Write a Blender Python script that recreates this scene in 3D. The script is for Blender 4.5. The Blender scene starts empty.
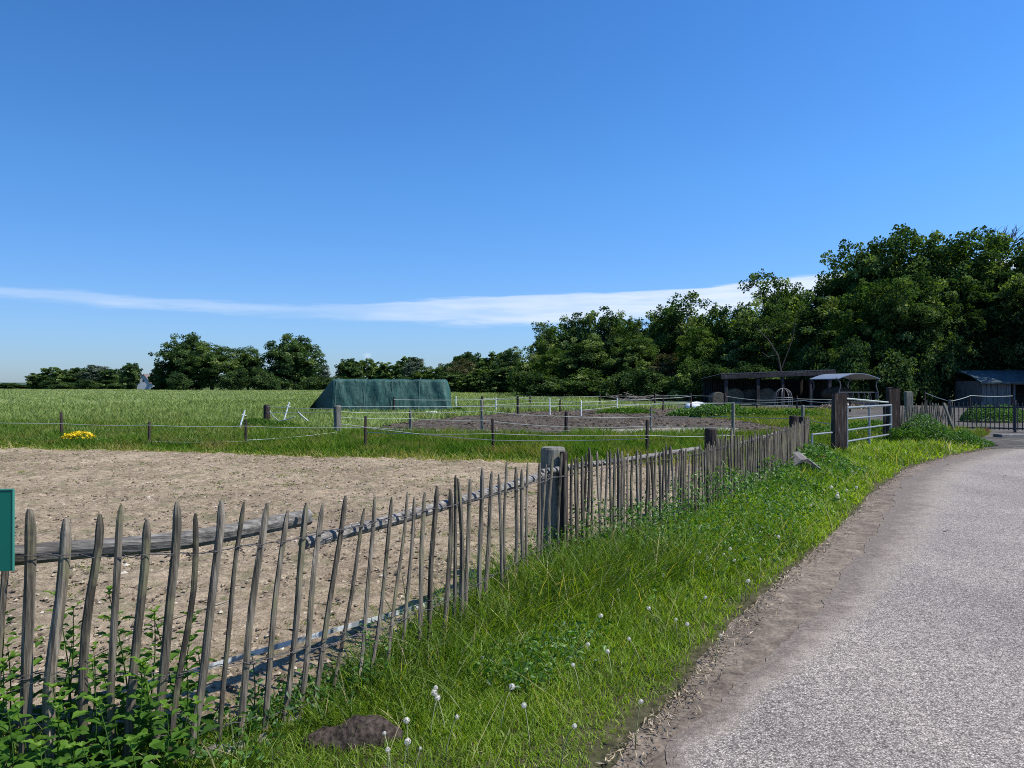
import bpy, math, random
import numpy as np
from mathutils import Vector

# ------------------------------------------------------------------ camera, sky, sun, exposure
scene = bpy.context.scene
COL = scene.collection
FPX, HZ = 769.0, 386.0
CAMH = 1.6
cam_d = bpy.data.cameras.new("camera")
cam_d.sensor_width = 36.0
cam_d.lens = FPX / 1024 * 36.0
cam_d.clip_start = 0.05
cam_d.clip_end = 3000
cam = bpy.data.objects.new("camera", cam_d)
COL.objects.link(cam)
cam.location = (0, 0, CAMH)
cam.rotation_euler = (math.radians(90) + math.atan(2 / FPX), 0, 0)
scene.camera = cam

SUN_EL = math.radians(52)
SUN_DIR = Vector((math.cos(SUN_EL) * 0.954, math.cos(SUN_EL) * -0.30, math.sin(SUN_EL)))   # towards the sun
sun_d = bpy.data.lights.new("sun", 'SUN')
sun_d.energy = 4.2
sun_d.angle = math.radians(0.53)
sun_d.color = (1.0, 0.955, 0.88)
sun = bpy.data.objects.new("sun", sun_d)
COL.objects.link(sun)
sun.rotation_euler = SUN_DIR.to_track_quat('Z', 'Y').to_euler()
sun.location = (0, 0, 50)

scene.view_settings.view_transform = 'Standard'
scene.view_settings.look = 'None'
scene.view_settings.exposure = 0.6
scene.view_settings.gamma = 1.0
scene.cycles.max_bounces = 6
scene.cycles.transparent_max_bounces = 4
scene.cycles.use_denoising = False
scene.cycles.filter_width = 1.0

world = bpy.data.worlds.new("World")
scene.world = world
world.use_nodes = True


def N(nt, kind, **kw):
    n = nt.nodes.new(kind)
    for k, v in kw.items():
        if k.startswith('i_'):
            n.inputs[k[2:]].default_value = v
        else:
            setattr(n, k, v)
    return n


def ramp(nt, soc, stops, interp='LINEAR'):
    r = N(nt, 'ShaderNodeValToRGB')
    r.color_ramp.interpolation = interp
    e = r.color_ramp.elements
    while len(e) < len(stops):
        e.new(0.5)
    for i, (p, c) in enumerate(stops):
        e[i].position = p
        e[i].color = (*c, 1) if len(c) == 3 else c
    if soc is not None:
        nt.links.new(soc, r.inputs[0])
    return r.outputs[0]


def mixc(nt, f, a, b, mode='MIX'):
    m = N(nt, 'ShaderNodeMix', data_type='RGBA', blend_type=mode)
    for k, v in (('Factor', f), ('A', a), ('B', b)):
        if isinstance(v, (int, float)):
            m.inputs[k].default_value = v
        elif isinstance(v, tuple):
            m.inputs[k].default_value = (*v, 1) if len(v) == 3 else v
        else:
            nt.links.new(v, m.inputs[k])
    return m.outputs['Result']


SKY_STR = 0.11
CLOUD = (4.6, 5.3, 6.4, 1)


def build_world():
    nt = world.node_tree
    nt.nodes.clear()
    L = nt.links.new
    sky = N(nt, 'ShaderNodeTexSky', sky_type='NISHITA', sun_disc=False)
    sky.sun_elevation = SUN_EL
    sky.sun_rotation = math.atan2(SUN_DIR.x, SUN_DIR.y)
    sky.altitude = 50
    sky.air_density = 1.0
    sky.dust_density = 0.3
    sky.ozone_density = 1.6
    hs = N(nt, 'ShaderNodeHueSaturation')
    hs.inputs['Saturation'].default_value = 1.18
    hs.inputs['Value'].default_value = 1.0
    L(sky.outputs[0], hs.inputs['Color'])
    tc = N(nt, 'ShaderNodeTexCoord')
    sp = N(nt, 'ShaderNodeSeparateXYZ')
    L(tc.outputs['Generated'], sp.inputs[0])
    # colour grade by height, bluest low over the horizon, takes the yellow out of the model sky
    gr = ramp(nt, sp.outputs[2], [(0.0, (.36, .50, .86)), (0.10, (.44, .62, .95)), (0.25, (.47, .76, 1.06)), (0.5, (.44, .78, 1.12))])
    hz = mixc(nt, 1.0, hs.outputs[0], gr, 'MULTIPLY')

    def M(op, a, b=None, c=None):
        n = N(nt, 'ShaderNodeMath', operation=op)
        for i, v in enumerate((a, b, c)):
            if v is None:
                continue
            if isinstance(v, (int, float)):
                n.inputs[i].default_value = v
            else:
                L(v, n.inputs[i])
        return n.outputs[0]
    az = M('ARCTAN2', sp.outputs[0], sp.outputs[1])
    el = M('ARCSINE', sp.outputs[2])
    t = M('MULTIPLY_ADD', az, 1 / 1.6, 0.5)

    def curve(pts, soc):
        n = N(nt, 'ShaderNodeFloatCurve')
        c = n.mapping.curves[0]
        xs = [((a + 0.8) / 1.6, v) for a, v in pts]
        c.points[0].location = xs[0]
        c.points[1].location = xs[-1]
        for p in xs[1:-1]:
            c.points.new(*p)
        n.mapping.update()
        L(soc, n.inputs['Value'])
        return n.outputs[0]
    top = curve([(-.8, .112), (-.588, .109), (-.263, .103), (-.12, .112), (0, .1185), (.1976, .123), (.309, .1310), (.369, .1335), (.8, .15)], t)
    bot = curve([(-.8, .097), (-.588, .095), (-.40, .090), (-.263, .085), (0, .0795), (.1976, .083), (.369, .095), (.8, .11)], t)
    # noise in (azimuth, elevation) of the world, stretched along the horizon
    cv = N(nt, 'ShaderNodeCombineXYZ')
    L(M('MULTIPLY', az, 9.0), cv.inputs[0])
    L(M('MULTIPLY', el, 90.0), cv.inputs[1])
    no = N(nt, 'ShaderNodeTexNoise')
    no.inputs['Scale'].default_value = 1.0
    no.inputs['Detail'].default_value = 6.0
    no.inputs['Roughness'].default_value = 0.6
    L(cv.outputs[0], no.inputs['Vector'])
    nf = no.outputs[0]
    # the sky brightens towards the sun's side
    mr = N(nt, 'ShaderNodeMapRange')
    L(sp.outputs[0], mr.inputs[0])
    mr.inputs[1].default_value = -.6
    mr.inputs[2].default_value = .7
    mr.inputs[3].default_value = .84
    mr.inputs[4].default_value = 1.22
    hz = mixc(nt, 1.0, hz, mr.outputs[0], 'MULTIPLY')
    wob = M('MULTIPLY_ADD', nf, 0.018, -0.009)
    e2 = M('ADD', el, wob)
    m1 = M('SUBTRACT', top, e2)
    m1 = N(nt, 'ShaderNodeMapRange', interpolation_type='SMOOTHSTEP')
    L(M('SUBTRACT', top, e2), m1.inputs[0])
    m1.inputs[1].default_value = -0.0005
    m1.inputs[2].default_value = 0.0045
    m2 = N(nt, 'ShaderNodeMapRange', interpolation_type='SMOOTHSTEP')
    L(M('SUBTRACT', e2, bot), m2.inputs[0])
    m2.inputs[1].default_value = -0.004
    m2.inputs[2].default_value = 0.007
    mk = M('MULTIPLY', m1.outputs[0], m2.outputs[0])
    strength = curve([(-.8, .25), (-.588, .32), (-.35, .36), (-.263, .26), (-.15, .5), (0, .72), (.1976, .92), (.3, 1.0), (.8, 1.0)], t)
    mk = M('MULTIPLY', mk, strength)
    nz = M('MULTIPLY_ADD', nf, 1.5, 0.15)
    mk = M('MULTIPLY', mk, nz)
    mk = M('MINIMUM', mk, 1.0)
    front = N(nt, 'ShaderNodeMapRange')
    L(sp.outputs[1], front.inputs[0])
    front.inputs[1].default_value = 0.55
    front.inputs[2].default_value = 0.72
    mk = M('MULTIPLY', mk, front.outputs[0])
    # small puffs low over the far trees
    for (pa, pe, r) in ((-.186, .0385, .0048),):
        dx = M('DIVIDE', M('SUBTRACT', az, pa), r * 1.1)
        dy = M('DIVIDE', M('SUBTRACT', el, pe), r)
        rr = M('SQRT', M('ADD', M('MULTIPLY', dx, dx), M('MULTIPLY', dy, dy)))
        q = M('SUBTRACT', M('MULTIPLY_ADD', nf, 2.2, -0.1), rr)
        q = M('MULTIPLY', M('MAXIMUM', M('MINIMUM', q, 1.0), 0.0), 0.35)
        mk = M('MAXIMUM', mk, q)
    mx = N(nt, 'ShaderNodeMix', data_type='RGBA')
    L(mk, mx.inputs['Factor'])
    L(hz, mx.inputs['A'])
    mx.inputs['B'].default_value = CLOUD
    bg = N(nt, 'ShaderNodeBackground')
    bg.inputs['Strength'].default_value = SKY_STR
    L(mx.outputs['Result'], bg.inputs['Color'])
    out = N(nt, 'ShaderNodeOutputWorld')
    L(bg.outputs[0], out.inputs[0])


build_world()


# ------------------------------------------------------------------ helpers
def at(px, d, z=0.0):
    return ((px - 512) / FPX * d, d, z)


def gp(px, py, z=0.0):
    d = (CAMH - z) * FPX / (py - HZ)
    return ((px - 512) / FPX * d, d, z)


def zat(py, d):
    return CAMH - (py - HZ) * d / FPX


def tag(o, label=None, cat=None, group=None, kind=None):
    if label: o['label'] = label
    if cat: o['category'] = cat
    if group: o['group'] = group
    if kind: o['kind'] = kind
    return o


def empty(name, loc, label, cat, group=None):
    o = bpy.data.objects.new(name, None)
    COL.objects.link(o)
    o.location = loc
    o.empty_display_size = 0.1
    return tag(o, label, cat, group)


def copy_tree(o, parent=None):
    c = o.copy()
    COL.objects.link(c)
    c.parent = parent
    for ch in list(o.children):
        copy_tree(ch, c)
    return c


def npmesh(name, V, loops, counts, mats, smooth=False, tint=None, fmat=None):
    """V (n,3); loops flat vertex indices; counts loops per face."""
    me = bpy.data.meshes.new(name)
    V = np.asarray(V, np.float32)
    loops = np.asarray(loops, np.int32)
    counts = np.asarray(counts, np.int32)
    me.vertices.add(len(V))
    me.vertices.foreach_set('co', V.ravel())
    me.loops.add(len(loops))
    me.loops.foreach_set('vertex_index', loops)
    me.polygons.add(len(counts))
    starts = np.zeros(len(counts), np.int32)
    starts[1:] = np.cumsum(counts)[:-1]
    me.polygons.foreach_set('loop_start', starts)
    if fmat is not None:
        me.polygons.foreach_set('material_index', np.asarray(fmat, np.int32))
    me.update(calc_edges=True)
    me.polygons.foreach_set('use_smooth', np.full(len(counts), smooth))
    if tint is not None:
        a = me.attributes.new('tint', 'FLOAT', 'POINT')
        a.data.foreach_set('value', np.asarray(tint, np.float32))
    for m in (mats if isinstance(mats, (list, tuple)) else [mats]):
        me.materials.append(m)
    return me


def obj(name, me, parent=None, loc=(0, 0, 0)):
    o = bpy.data.objects.new(name, me)
    COL.objects.link(o)
    o.location = loc
    if parent is not None:
        o.parent = parent
    return o


class MB:
    def __init__(s):
        s.v, s.l, s.c, s.n = [], [], [], 0

    def add(s, V, F):
        V = np.asarray(V, float)
        b = s.n
        s.v.append(V)
        for f in F:
            s.l.extend([b + i for i in f])
            s.c.append(len(f))
        s.n += len(V)

    def box(s, lo, hi):
        x0, y0, z0 = lo
        x1, y1, z1 = hi
        V = [(x0, y0, z0), (x1, y0, z0), (x1, y1, z0), (x0, y1, z0), (x0, y0, z1), (x1, y0, z1), (x1, y1, z1), (x0, y1, z1)]
        s.add(V, [(3, 2, 1, 0), (4, 5, 6, 7), (0, 1, 5, 4), (1, 2, 6, 5), (2, 3, 7, 6), (3, 0, 4, 7)])
        return s

    def beam(s, a, b, w, h, up=(0, 0, 1), jit=0, seg=1):
        """rectangular bar from a to b, w sideways, h along up, slightly chamfered."""
        a, b = Vector(a), Vector(b)
        t = (b - a).normalized()
        side = t.cross(Vector(up)).normalized()
        upv = side.cross(t).normalized()
        ch = min(w, h) * 0.12
        prof = [(-w / 2 + ch, -h / 2), (w / 2 - ch, -h / 2), (w / 2, -h / 2 + ch), (w / 2, h / 2 - ch), (w / 2 - ch, h / 2), (-w / 2 + ch, h / 2), (-w / 2, h / 2 - ch), (-w / 2, -h / 2 + ch)]
        rows = []
        for i in range(seg + 1):
            c = a.lerp(b, i / seg)
            for (p, q) in prof:
                j = jit
                rows.append(c + side * (p + random.uniform(-j, j)) + upv * (q + random.uniform(-j, j)))
        F = []
        n = 8
        for i in range(seg):
            for k in range(n):
                F.append((i * n + k, i * n + (k + 1) % n, (i + 1) * n + (k + 1) % n, (i + 1) * n + k))
        F.append(tuple(range(n))[::-1])
        F.append(tuple(seg * n + k for k in range(n)))
        s.add([tuple(v) for v in rows], F)
        return s

    def tube(s, pts, rad, n=8, jit=0.0, cap=True, squash=1.0):
        pts = [Vector(p) for p in pts]
        if not hasattr(rad, '__len__'):
            rad = [rad] * len(pts)
        V, F = [], []
        ref = None
        for i, p in enumerate(pts):
            t = (pts[min(i + 1, len(pts) - 1)] - pts[max(i - 1, 0)]).normalized()
            if ref is None:
                ref = Vector((1, 0, 0)) if abs(t.x) < 0.8 else Vector((0, 0, 1))
            sd = (ref - t * ref.dot(t)).normalized()
            ref = sd
            up = t.cross(sd)
            for k in range(n):
                a = 2 * math.pi * k / n
                r = rad[i] * (1 + random.uniform(-jit, jit))
                V.append(tuple(p + sd * (math.cos(a) * r) + up * (math.sin(a) * r * squash)))
        m = len(pts)
        for i in range(m - 1):
            for k in range(n):
                F.append((i * n + k, i * n + (k + 1) % n, (i + 1) * n + (k + 1) % n, (i + 1) * n + k))
        if cap:
            F.append(tuple(range(n))[::-1])
            F.append(tuple((m - 1) * n + k for k in range(n)))
        s.add(V, F)
        return s

    def build(s, name, mat, parent=None, loc=None, smooth=False):
        V = np.concatenate(s.v)
        o = (0, 0, 0) if loc is None else loc
        # vertices are given in world space; parent offset is removed
        base = np.array(o, float)
        if parent is not None:
            pl = np.array(parent_world(parent))
            me = npmesh(name, V - pl, s.l, s.c, mat, smooth)
            return obj(name, me, parent)
        me = npmesh(name, V - base, s.l, s.c, mat, smooth)
        return obj(name, me, None, o)


def parent_world(p):
    x = Vector((0, 0, 0))
    while p is not None:
        x += p.location
        p = p.parent
    return tuple(x)


# ---- noise
def vnoise(x, y, seed=0):
    x = np.asarray(x, float)
    y = np.asarray(y, float)
    xi = np.floor(x).astype(np.int64)
    yi = np.floor(y).astype(np.int64)
    xf = x - xi
    yf = y - yi

    def h(a, b):
        n = (a * 374761393 + b * 668265263 + seed * 1442695041) & 0xFFFFFFFF
        n = ((n ^ (n >> 13)) * 1274126177) & 0xFFFFFFFF
        return ((n ^ (n >> 16)) & 0xFFFF) / 65535.0
    u = xf * xf * (3 - 2 * xf)
    v = yf * yf * (3 - 2 * yf)
    return (h(xi, yi) * (1 - u) + h(xi + 1, yi) * u) * (1 - v) + (h(xi, yi + 1) * (1 - u) + h(xi + 1, yi + 1) * u) * v


def fbm(x, y, o=4, seed=0):
    r, a, t = 0, 1.0, 0
    for i in range(o):
        r = r + a * vnoise(x * 2 ** i, y * 2 ** i, seed + i * 7)
        t += a
        a *= 0.5
    return r / t


# ------------------------------------------------------------------ materials
def mat(name):
    m = bpy.data.materials.new(name)
    m.use_nodes = True
    nt = m.node_tree
    nt.nodes.clear()
    out = N(nt, 'ShaderNodeOutputMaterial')
    return m, nt, out


def noise(nt, vec, scale, detail=4, rough=0.55, dist=0.0):
    n = N(nt, 'ShaderNodeTexNoise')
    n.inputs['Scale'].default_value = scale
    n.inputs['Detail'].default_value = detail
    n.inputs['Roughness'].default_value = rough
    n.inputs['Distortion'].default_value = dist
    if vec is not None:
        nt.links.new(vec, n.inputs['Vector'])
    return n.outputs[0]


def mapping(nt, vec, scale=(1, 1, 1)):
    m = N(nt, 'ShaderNodeMapping')
    m.inputs['Scale'].default_value = scale
    nt.links.new(vec, m.inputs['Vector'])
    return m.outputs[0]


def mth(nt, op, a, b=0.0):
    n = N(nt, 'ShaderNodeMath', operation=op)
    for i, v in enumerate((a, b)):
        if isinstance(v, (int, float)):
            n.inputs[i].default_value = v
        else:
            nt.links.new(v, n.inputs[i])
    return n.outputs[0]


def principled(nt, out, col, rough=0.8, spec=0.3, metal=0.0, bump=None, bd=0.01, bs=0.5):
    b = N(nt, 'ShaderNodeBsdfPrincipled')
    if isinstance(col, tuple):
        b.inputs['Base Color'].default_value = (*col, 1)
    else:
        nt.links.new(col, b.inputs['Base Color'])
    if isinstance(rough, (int, float)):
        b.inputs['Roughness'].default_value = rough
    else:
        nt.links.new(rough, b.inputs['Roughness'])
    b.inputs['Specular IOR Level'].default_value = spec
    b.inputs['Metallic'].default_value = metal
    if bump is not None:
        bm = N(nt, 'ShaderNodeBump')
        bm.inputs['Strength'].default_value = bs
        bm.inputs['Distance'].default_value = bd
        nt.links.new(bump, bm.inputs['Height'])
        nt.links.new(bm.outputs[0], b.inputs['Normal'])
    nt.links.new(b.outputs[0], out.inputs[0])
    return b


def leaf_mat(name, stops, trans=0.45, tcol=(1.5, 1.7, 0.5), gloss=0.06, rough=0.4, patch=None):
    """foliage: colour by each leaf's own tint, light passes through it."""
    m, nt, out = mat(name)
    at_ = N(nt, 'ShaderNodeAttribute', attribute_name='tint')
    col = ramp(nt, at_.outputs['Fac'], stops)
    if patch:
        geo = N(nt, 'ShaderNodeNewGeometry')
        nz = noise(nt, geo.outputs['Position'], patch[0], 3)
        col = mixc(nt, ramp(nt, nz, [(patch[2], (0, 0, 0)), (patch[3], (1, 1, 1))]), col, patch[1])
    df = N(nt, 'ShaderNodeBsdfDiffuse')
    nt.links.new(col, df.inputs['Color'])
    tr = N(nt, 'ShaderNodeBsdfTranslucent')
    tc = mixc(nt, 1.0, col, tcol, 'MULTIPLY')
    nt.links.new(tc, tr.inputs['Color'])
    ms = N(nt, 'ShaderNodeMixShader')
    ms.inputs[0].default_value = trans
    nt.links.new(df.outputs[0], ms.inputs[1])
    nt.links.new(tr.outputs[0], ms.inputs[2])
    gl = N(nt, 'ShaderNodeBsdfGlossy')
    gl.inputs['Roughness'].default_value = rough
    gl.inputs['Color'].default_value = (1, 1, 1, 1)
    m2 = N(nt, 'ShaderNodeMixShader')
    m2.inputs[0].default_value = gloss
    nt.links.new(ms.outputs[0], m2.inputs[1])
    nt.links.new(gl.outputs[0], m2.inputs[2])
    nt.links.new(m2.outputs[0], out.inputs[0])
    return m


def wood_mat(name, stops, sc=(45, 45, 3), bd=0.004, per=0.35, lichen=None):
    m, nt, out = mat(name)
    tc = N(nt, 'ShaderNodeTexCoord')
    oi = N(nt, 'ShaderNodeObjectInfo')
    add = N(nt, 'ShaderNodeVectorMath', operation='ADD')
    nt.links.new(tc.outputs['Object'], add.inputs[0])
    sc_ = N(nt, 'ShaderNodeVectorMath', operation='SCALE')
    cx = N(nt, 'ShaderNodeCombineXYZ')
    nt.links.new(oi.outputs['Random'], cx.inputs[0])
    nt.links.new(oi.outputs['Random'], cx.inputs[2])
    nt.links.new(cx.outputs[0], sc_.inputs[0])
    sc_.inputs['Scale'].default_value = 17
    nt.links.new(sc_.outputs[0], add.inputs[1])
    v = mapping(nt, add.outputs[0], sc)
    n1 = noise(nt, v, 1.0, 6, 0.65, 0.3)
    n2 = noise(nt, add.outputs[0], 6.0, 3)
    col = ramp(nt, n1, stops)
    pr = mth(nt, 'MULTIPLY', oi.outputs['Random'], per)
    pr = mth(nt, 'ADD', pr, 1 - per * 0.5)
    col = mixc(nt, 1.0, col, pr, 'MULTIPLY')
    # mixing multiply needs colour
    if lichen:
        f = ramp(nt, n2, [(0.52, (0, 0, 0)), (0.66, (1, 1, 1))])
        f2 = mth(nt, 'MULTIPLY', f, 0.6)
        col = mixc(nt, f2, col, lichen)
    principled(nt, out, col, 0.85, 0.2, bump=n1, bd=bd, bs=0.8)
    return m


def flat_mat(name, col, rough=0.6, var=0.15, scale=8.0, spec=0.3, metal=0.0, bd=0.002):
    m, nt, out = mat(name)
    tc = N(nt, 'ShaderNodeTexCoord')
    n1 = noise(nt, tc.outputs['Object'], scale, 5)
    lo = tuple(c * (1 - var) for c in col)
    hi = tuple(min(1, c * (1 + var)) for c in col)
    c = ramp(nt, n1, [(0.3, lo), (0.7, hi)])
    principled(nt, out, c, rough, spec, metal, bump=n1, bd=bd, bs=0.4)
    return m


M_PICKET = wood_mat('weathered_paling', [(0.28, (0.020, 0.017, 0.014)), (0.45, (0.085, 0.072, 0.054)), (0.62, (0.20, 0.17, 0.13)), (0.8, (0.38, 0.35, 0.29))], lichen=(0.18, 0.17, 0.09), per=1.0, bd=0.012)
M_RAIL = wood_mat('weathered_rail', [(0.25, (0.035, 0.03, 0.027)), (0.5, (0.16, 0.148, 0.13)), (0.75, (0.37, 0.35, 0.315))], sc=(5, 40, 60), bd=0.01, per=0.2)
M_POST = wood_mat('weathered_post', [(0.25, (0.05, 0.045, 0.038)), (0.5, (0.16, 0.15, 0.125)), (0.78, (0.33, 0.31, 0.27))], sc=(30, 30, 3), bd=0.006, lichen=(0.2, 0.21, 0.14))
M_POSTDARK = wood_mat('dark_post', [(0.3, (0.012, 0.009, 0.009)), (0.6, (0.05, 0.036, 0.03)), (0.85, (0.15, 0.12, 0.1))], sc=(30, 30, 3), bd=0.005)
M_SLEEPER = wood_mat('tarred_sleeper', [(0.3, (0.014, 0.010, 0.009)), (0.55, (0.055, 0.038, 0.031)), (0.8, (0.20, 0.175, 0.15))], sc=(22, 22, 2.5), bd=0.01)
M_WIRE = flat_mat('galvanised_wire', (0.085, 0.08, 0.08), 0.8, 0.4, 60, 0.2, 0.2)
M_TAPE = flat_mat('white_tape', (0.33, 0.36, 0.32), 0.6, 0.12, 5)
M_PLASTIC = flat_mat('white_plastic', (0.8, 0.82, 0.84), 0.5, 0.06, 9)
M_STEEL = flat_mat('zinc_steel', (0.25, 0.265, 0.27), 0.45, 0.15, 12, 0.5, 0.35)
M_BLACKSTEEL = flat_mat('black_steel', (0.03, 0.03, 0.035), 0.5, 0.3, 12, 0.4)
M_SIGN = flat_mat('green_enamel', (0.004, 0.115, 0.082), 0.35, 0.08, 3, 0.5)
M_SIGNEDGE = flat_mat('pale_enamel_edge', (0.03, 0.20, 0.15), 0.4, 0.1, 3, 0.5)


# ------------------------------------------------------------------ ground sheets
def inpoly(x, y, poly):
    ins = np.zeros(len(x), bool)
    n = len(poly)
    j = n - 1
    for i in range(n):
        xi, yi = poly[i]
        xj, yj = poly[j]
        c = ((yi > y) != (yj > y)) & (x < (xj - xi) * (y - yi) / (yj - yi + 1e-12) + xi)
        ins ^= c
        j = i
    return ins


def ground_mat():
    m, nt, out = mat('meadow_soil')
    geo = N(nt, 'ShaderNodeNewGeometry')
    p = geo.outputs['Position']
    n1 = noise(nt, p, 0.06, 5)
    n2 = noise(nt, p, 3.0, 6, 0.7)
    c = ramp(nt, n1, [(0.3, (0.05, 0.085, 0.022)), (0.5, (0.075, 0.115, 0.03)), (0.7, (0.10, 0.13, 0.045))])
    c2 = ramp(nt, n2, [(0.3, (0.45, 0.45, 0.45)), (0.7, (1.2, 1.2, 1.1))])
    c = mixc(nt, 1.0, c, c2, 'MULTIPLY')
    principled(nt, out, c, 0.95, 0.1, bump=n2, bd=0.05, bs=0.8)
    return m


def grid_sheet(name, poly, step, z, m, amp=0.0, freq=1.0, edge=0.0, seed=3, zf=None, label=None):
    """sheet covering a polygon, gridded, with an irregular outline."""
    P = np.array(poly)
    x0, y0 = P.min(0) - step
    x1, y1 = P.max(0) + step
    nx = int((x1 - x0) / step) + 1
    ny = int((y1 - y0) / step) + 1
    X, Y = np.meshgrid(np.linspace(x0, x1, nx), np.linspace(y0, y1, ny), indexing='ij')
    wx = X + edge * (fbm(X * 1.3, Y * 1.3, 4, seed + 50) - .5) * 2
    wy = Y + edge * (fbm(X * 1.3, Y * 1.3, 4, seed + 90) - .5) * 2
    keepv = inpoly(wx.ravel(), wy.ravel(), poly).reshape(nx, ny)
    Z = np.full_like(X, z)
    if amp:
        Z = Z + amp * (fbm(X * freq, Y * freq, 4, seed) - .35)
    if zf is not None:
        Z = Z + zf(X, Y)
    idx = np.arange(nx * ny).reshape(nx, ny)
    q = keepv[:-1, :-1] & keepv[1:, :-1] & keepv[1:, 1:] & keepv[:-1, 1:]
    F = np.stack([idx[:-1, :-1], idx[1:, :-1], idx[1:, 1:], idx[:-1, 1:]], -1)[q]
    used = np.unique(F)
    remap = np.zeros(nx * ny, np.int64)
    remap[used] = np.arange(len(used))
    V = np.stack([X.ravel(), Y.ravel(), Z.ravel()], -1)[used]
    F = remap[F]
    me = npmesh(name, V, F.ravel(), np.full(len(F), 4), m, True)
    o = obj(name, me)
    o['kind'] = 'structure'
    return o


# big terrain with gentle far roll
def make_terrain():
    xs = np.concatenate([np.linspace(-900, -80, 30), np.linspace(-70, 70, 60), np.linspace(80, 900, 30)])
    ys = np.concatenate([np.linspace(-60, 80, 60), np.linspace(90, 1500, 40)])
    X, Y = np.meshgrid(xs, ys, indexing='ij')
    Z = np.full_like(X, -0.012)
    idx = np.arange(X.size).reshape(X.shape)
    F = np.stack([idx[:-1, :-1], idx[1:, :-1], idx[1:, 1:], idx[:-1, 1:]], -1).reshape(-1, 4)
    V = np.stack([X.ravel(), Y.ravel(), Z.ravel()], -1)
    o = obj('ground', npmesh('ground', V, F.ravel(), np.full(len(F), 4), ground_mat(), True))
    o['kind'] = 'structure'


make_terrain()

# fence path: image column, distance, top row
FP = [(-60, 3.26, 524), (30, 3.23, 519), (100, 3.22, 516), (160, 3.24, 506), (210, 3.30, 503), (255, 3.44, 504), (300, 3.62, 501), (345, 3.84, 500), (400, 4.18, 493), (440, 4.5, 485),
      (500, 5.1, 471), (553, 5.95, 458), (600, 6.55, 454), (650, 7.2, 452), (690, 7.9, 450), (706, 8.3, 445), (717, 8.75, 436), (735, 9.4, 436),
      (753, 10.15, 436), (771, 11.2, 434), (787, 12.4, 428), (798, 13.4, 422), (809, 14.6, 416)]
FPXY = np.array([at(p, d)[:2] for p, d, _ in FP])
FPT = np.array([zat(t, d) for _, d, t in FP])
seg = np.hypot(*(FPXY[1:] - FPXY[:-1]).T)
FS = np.concatenate([[0], np.cumsum(seg)])


def fence_at(s):
    x = np.interp(s, FS, FPXY[:, 0])
    y = np.interp(s, FS, FPXY[:, 1])
    h = np.interp(s, FS, FPT)
    i = min(max(np.searchsorted(FS, s) - 1, 0), len(FS) - 2)
    a = np.array([np.interp(s - .4, FS, FPXY[:, 0]), np.interp(s - .4, FS, FPXY[:, 1])])
    b = np.array([np.interp(s + .4, FS, FPXY[:, 0]), np.interp(s + .4, FS, FPXY[:, 1])])
    t = (b - a) / (np.hypot(*(b - a)) + 1e-9)
    return x, y, h, t


def offs(pts, k):
    """shift a polyline sideways (positive = field side)."""
    P = np.array(pts)
    T = np.gradient(P, axis=0)
    T /= np.hypot(T[:, 0], T[:, 1])[:, None] + 1e-9
    return P + np.stack([-T[:, 1], T[:, 0]], -1) * k


GRASSEDGE = [(-3.2, -3.5), (-1.6, -0.6), (-0.35, 1.7), gp(602, 765)[:2], gp(673, 697)[:2], gp(720, 639)[:2], gp(777, 582)[:2], gp(825, 542)[:2], gp(875, 491)[:2], gp(906, 468.6)[:2], gp(950, 456)[:2], gp(985, 449.5)[:2]]
ASPH = [(-2.6, -3.8), (-1.0, -0.9), (0.1, 1.6), gp(651, 770)[:2], gp(695, 724)[:2], gp(752, 668)[:2], gp(800, 633)[:2], gp(851, 568)[:2], gp(884, 520)[:2], gp(905, 481)[:2], gp(935, 464)[:2], gp(970, 455)[:2], gp(1000, 448)[:2]]


def dirt_mat(name, stops, sc=9.0, green=None, bd=0.03, pebbles=True):
    m, nt, out = mat(name)
    geo = N(nt, 'ShaderNodeNewGeometry')
    p = geo.outputs['Position']
    n0 = noise(nt, p, 0.5, 5, 0.6)
    n1 = noise(nt, p, sc, 8, 0.72, 0.4)
    n2 = noise(nt, p, sc * 6, 4, 0.7)
    s = mth(nt, 'ADD', mth(nt, 'MULTIPLY', n1, 0.7), mth(nt, 'MULTIPLY', n0, 0.3))
    c = ramp(nt, s, stops)
    c = mixc(nt, 0.7, c, ramp(nt, n2, [(0.3, (0.35, 0.35, 0.35)), (0.5, (1, 1, 1)), (0.75, (1.7, 1.7, 1.7))]), 'MULTIPLY')
    if green:
        g = noise(nt, p, 1.9, 5, 0.7)
        gm = mth(nt, 'MULTIPLY', ramp(nt, g, [(0.52, (0, 0, 0)), (0.68, (1, 1, 1))]), 0.55)
        c = mixc(nt, gm, c, green)
    hb = mth(nt, 'ADD', n1, mth(nt, 'MULTIPLY', n2, 0.35))
    principled(nt, out, c, 0.95, 0.12, bump=hb, bd=bd, bs=1.0)
    return m


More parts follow.
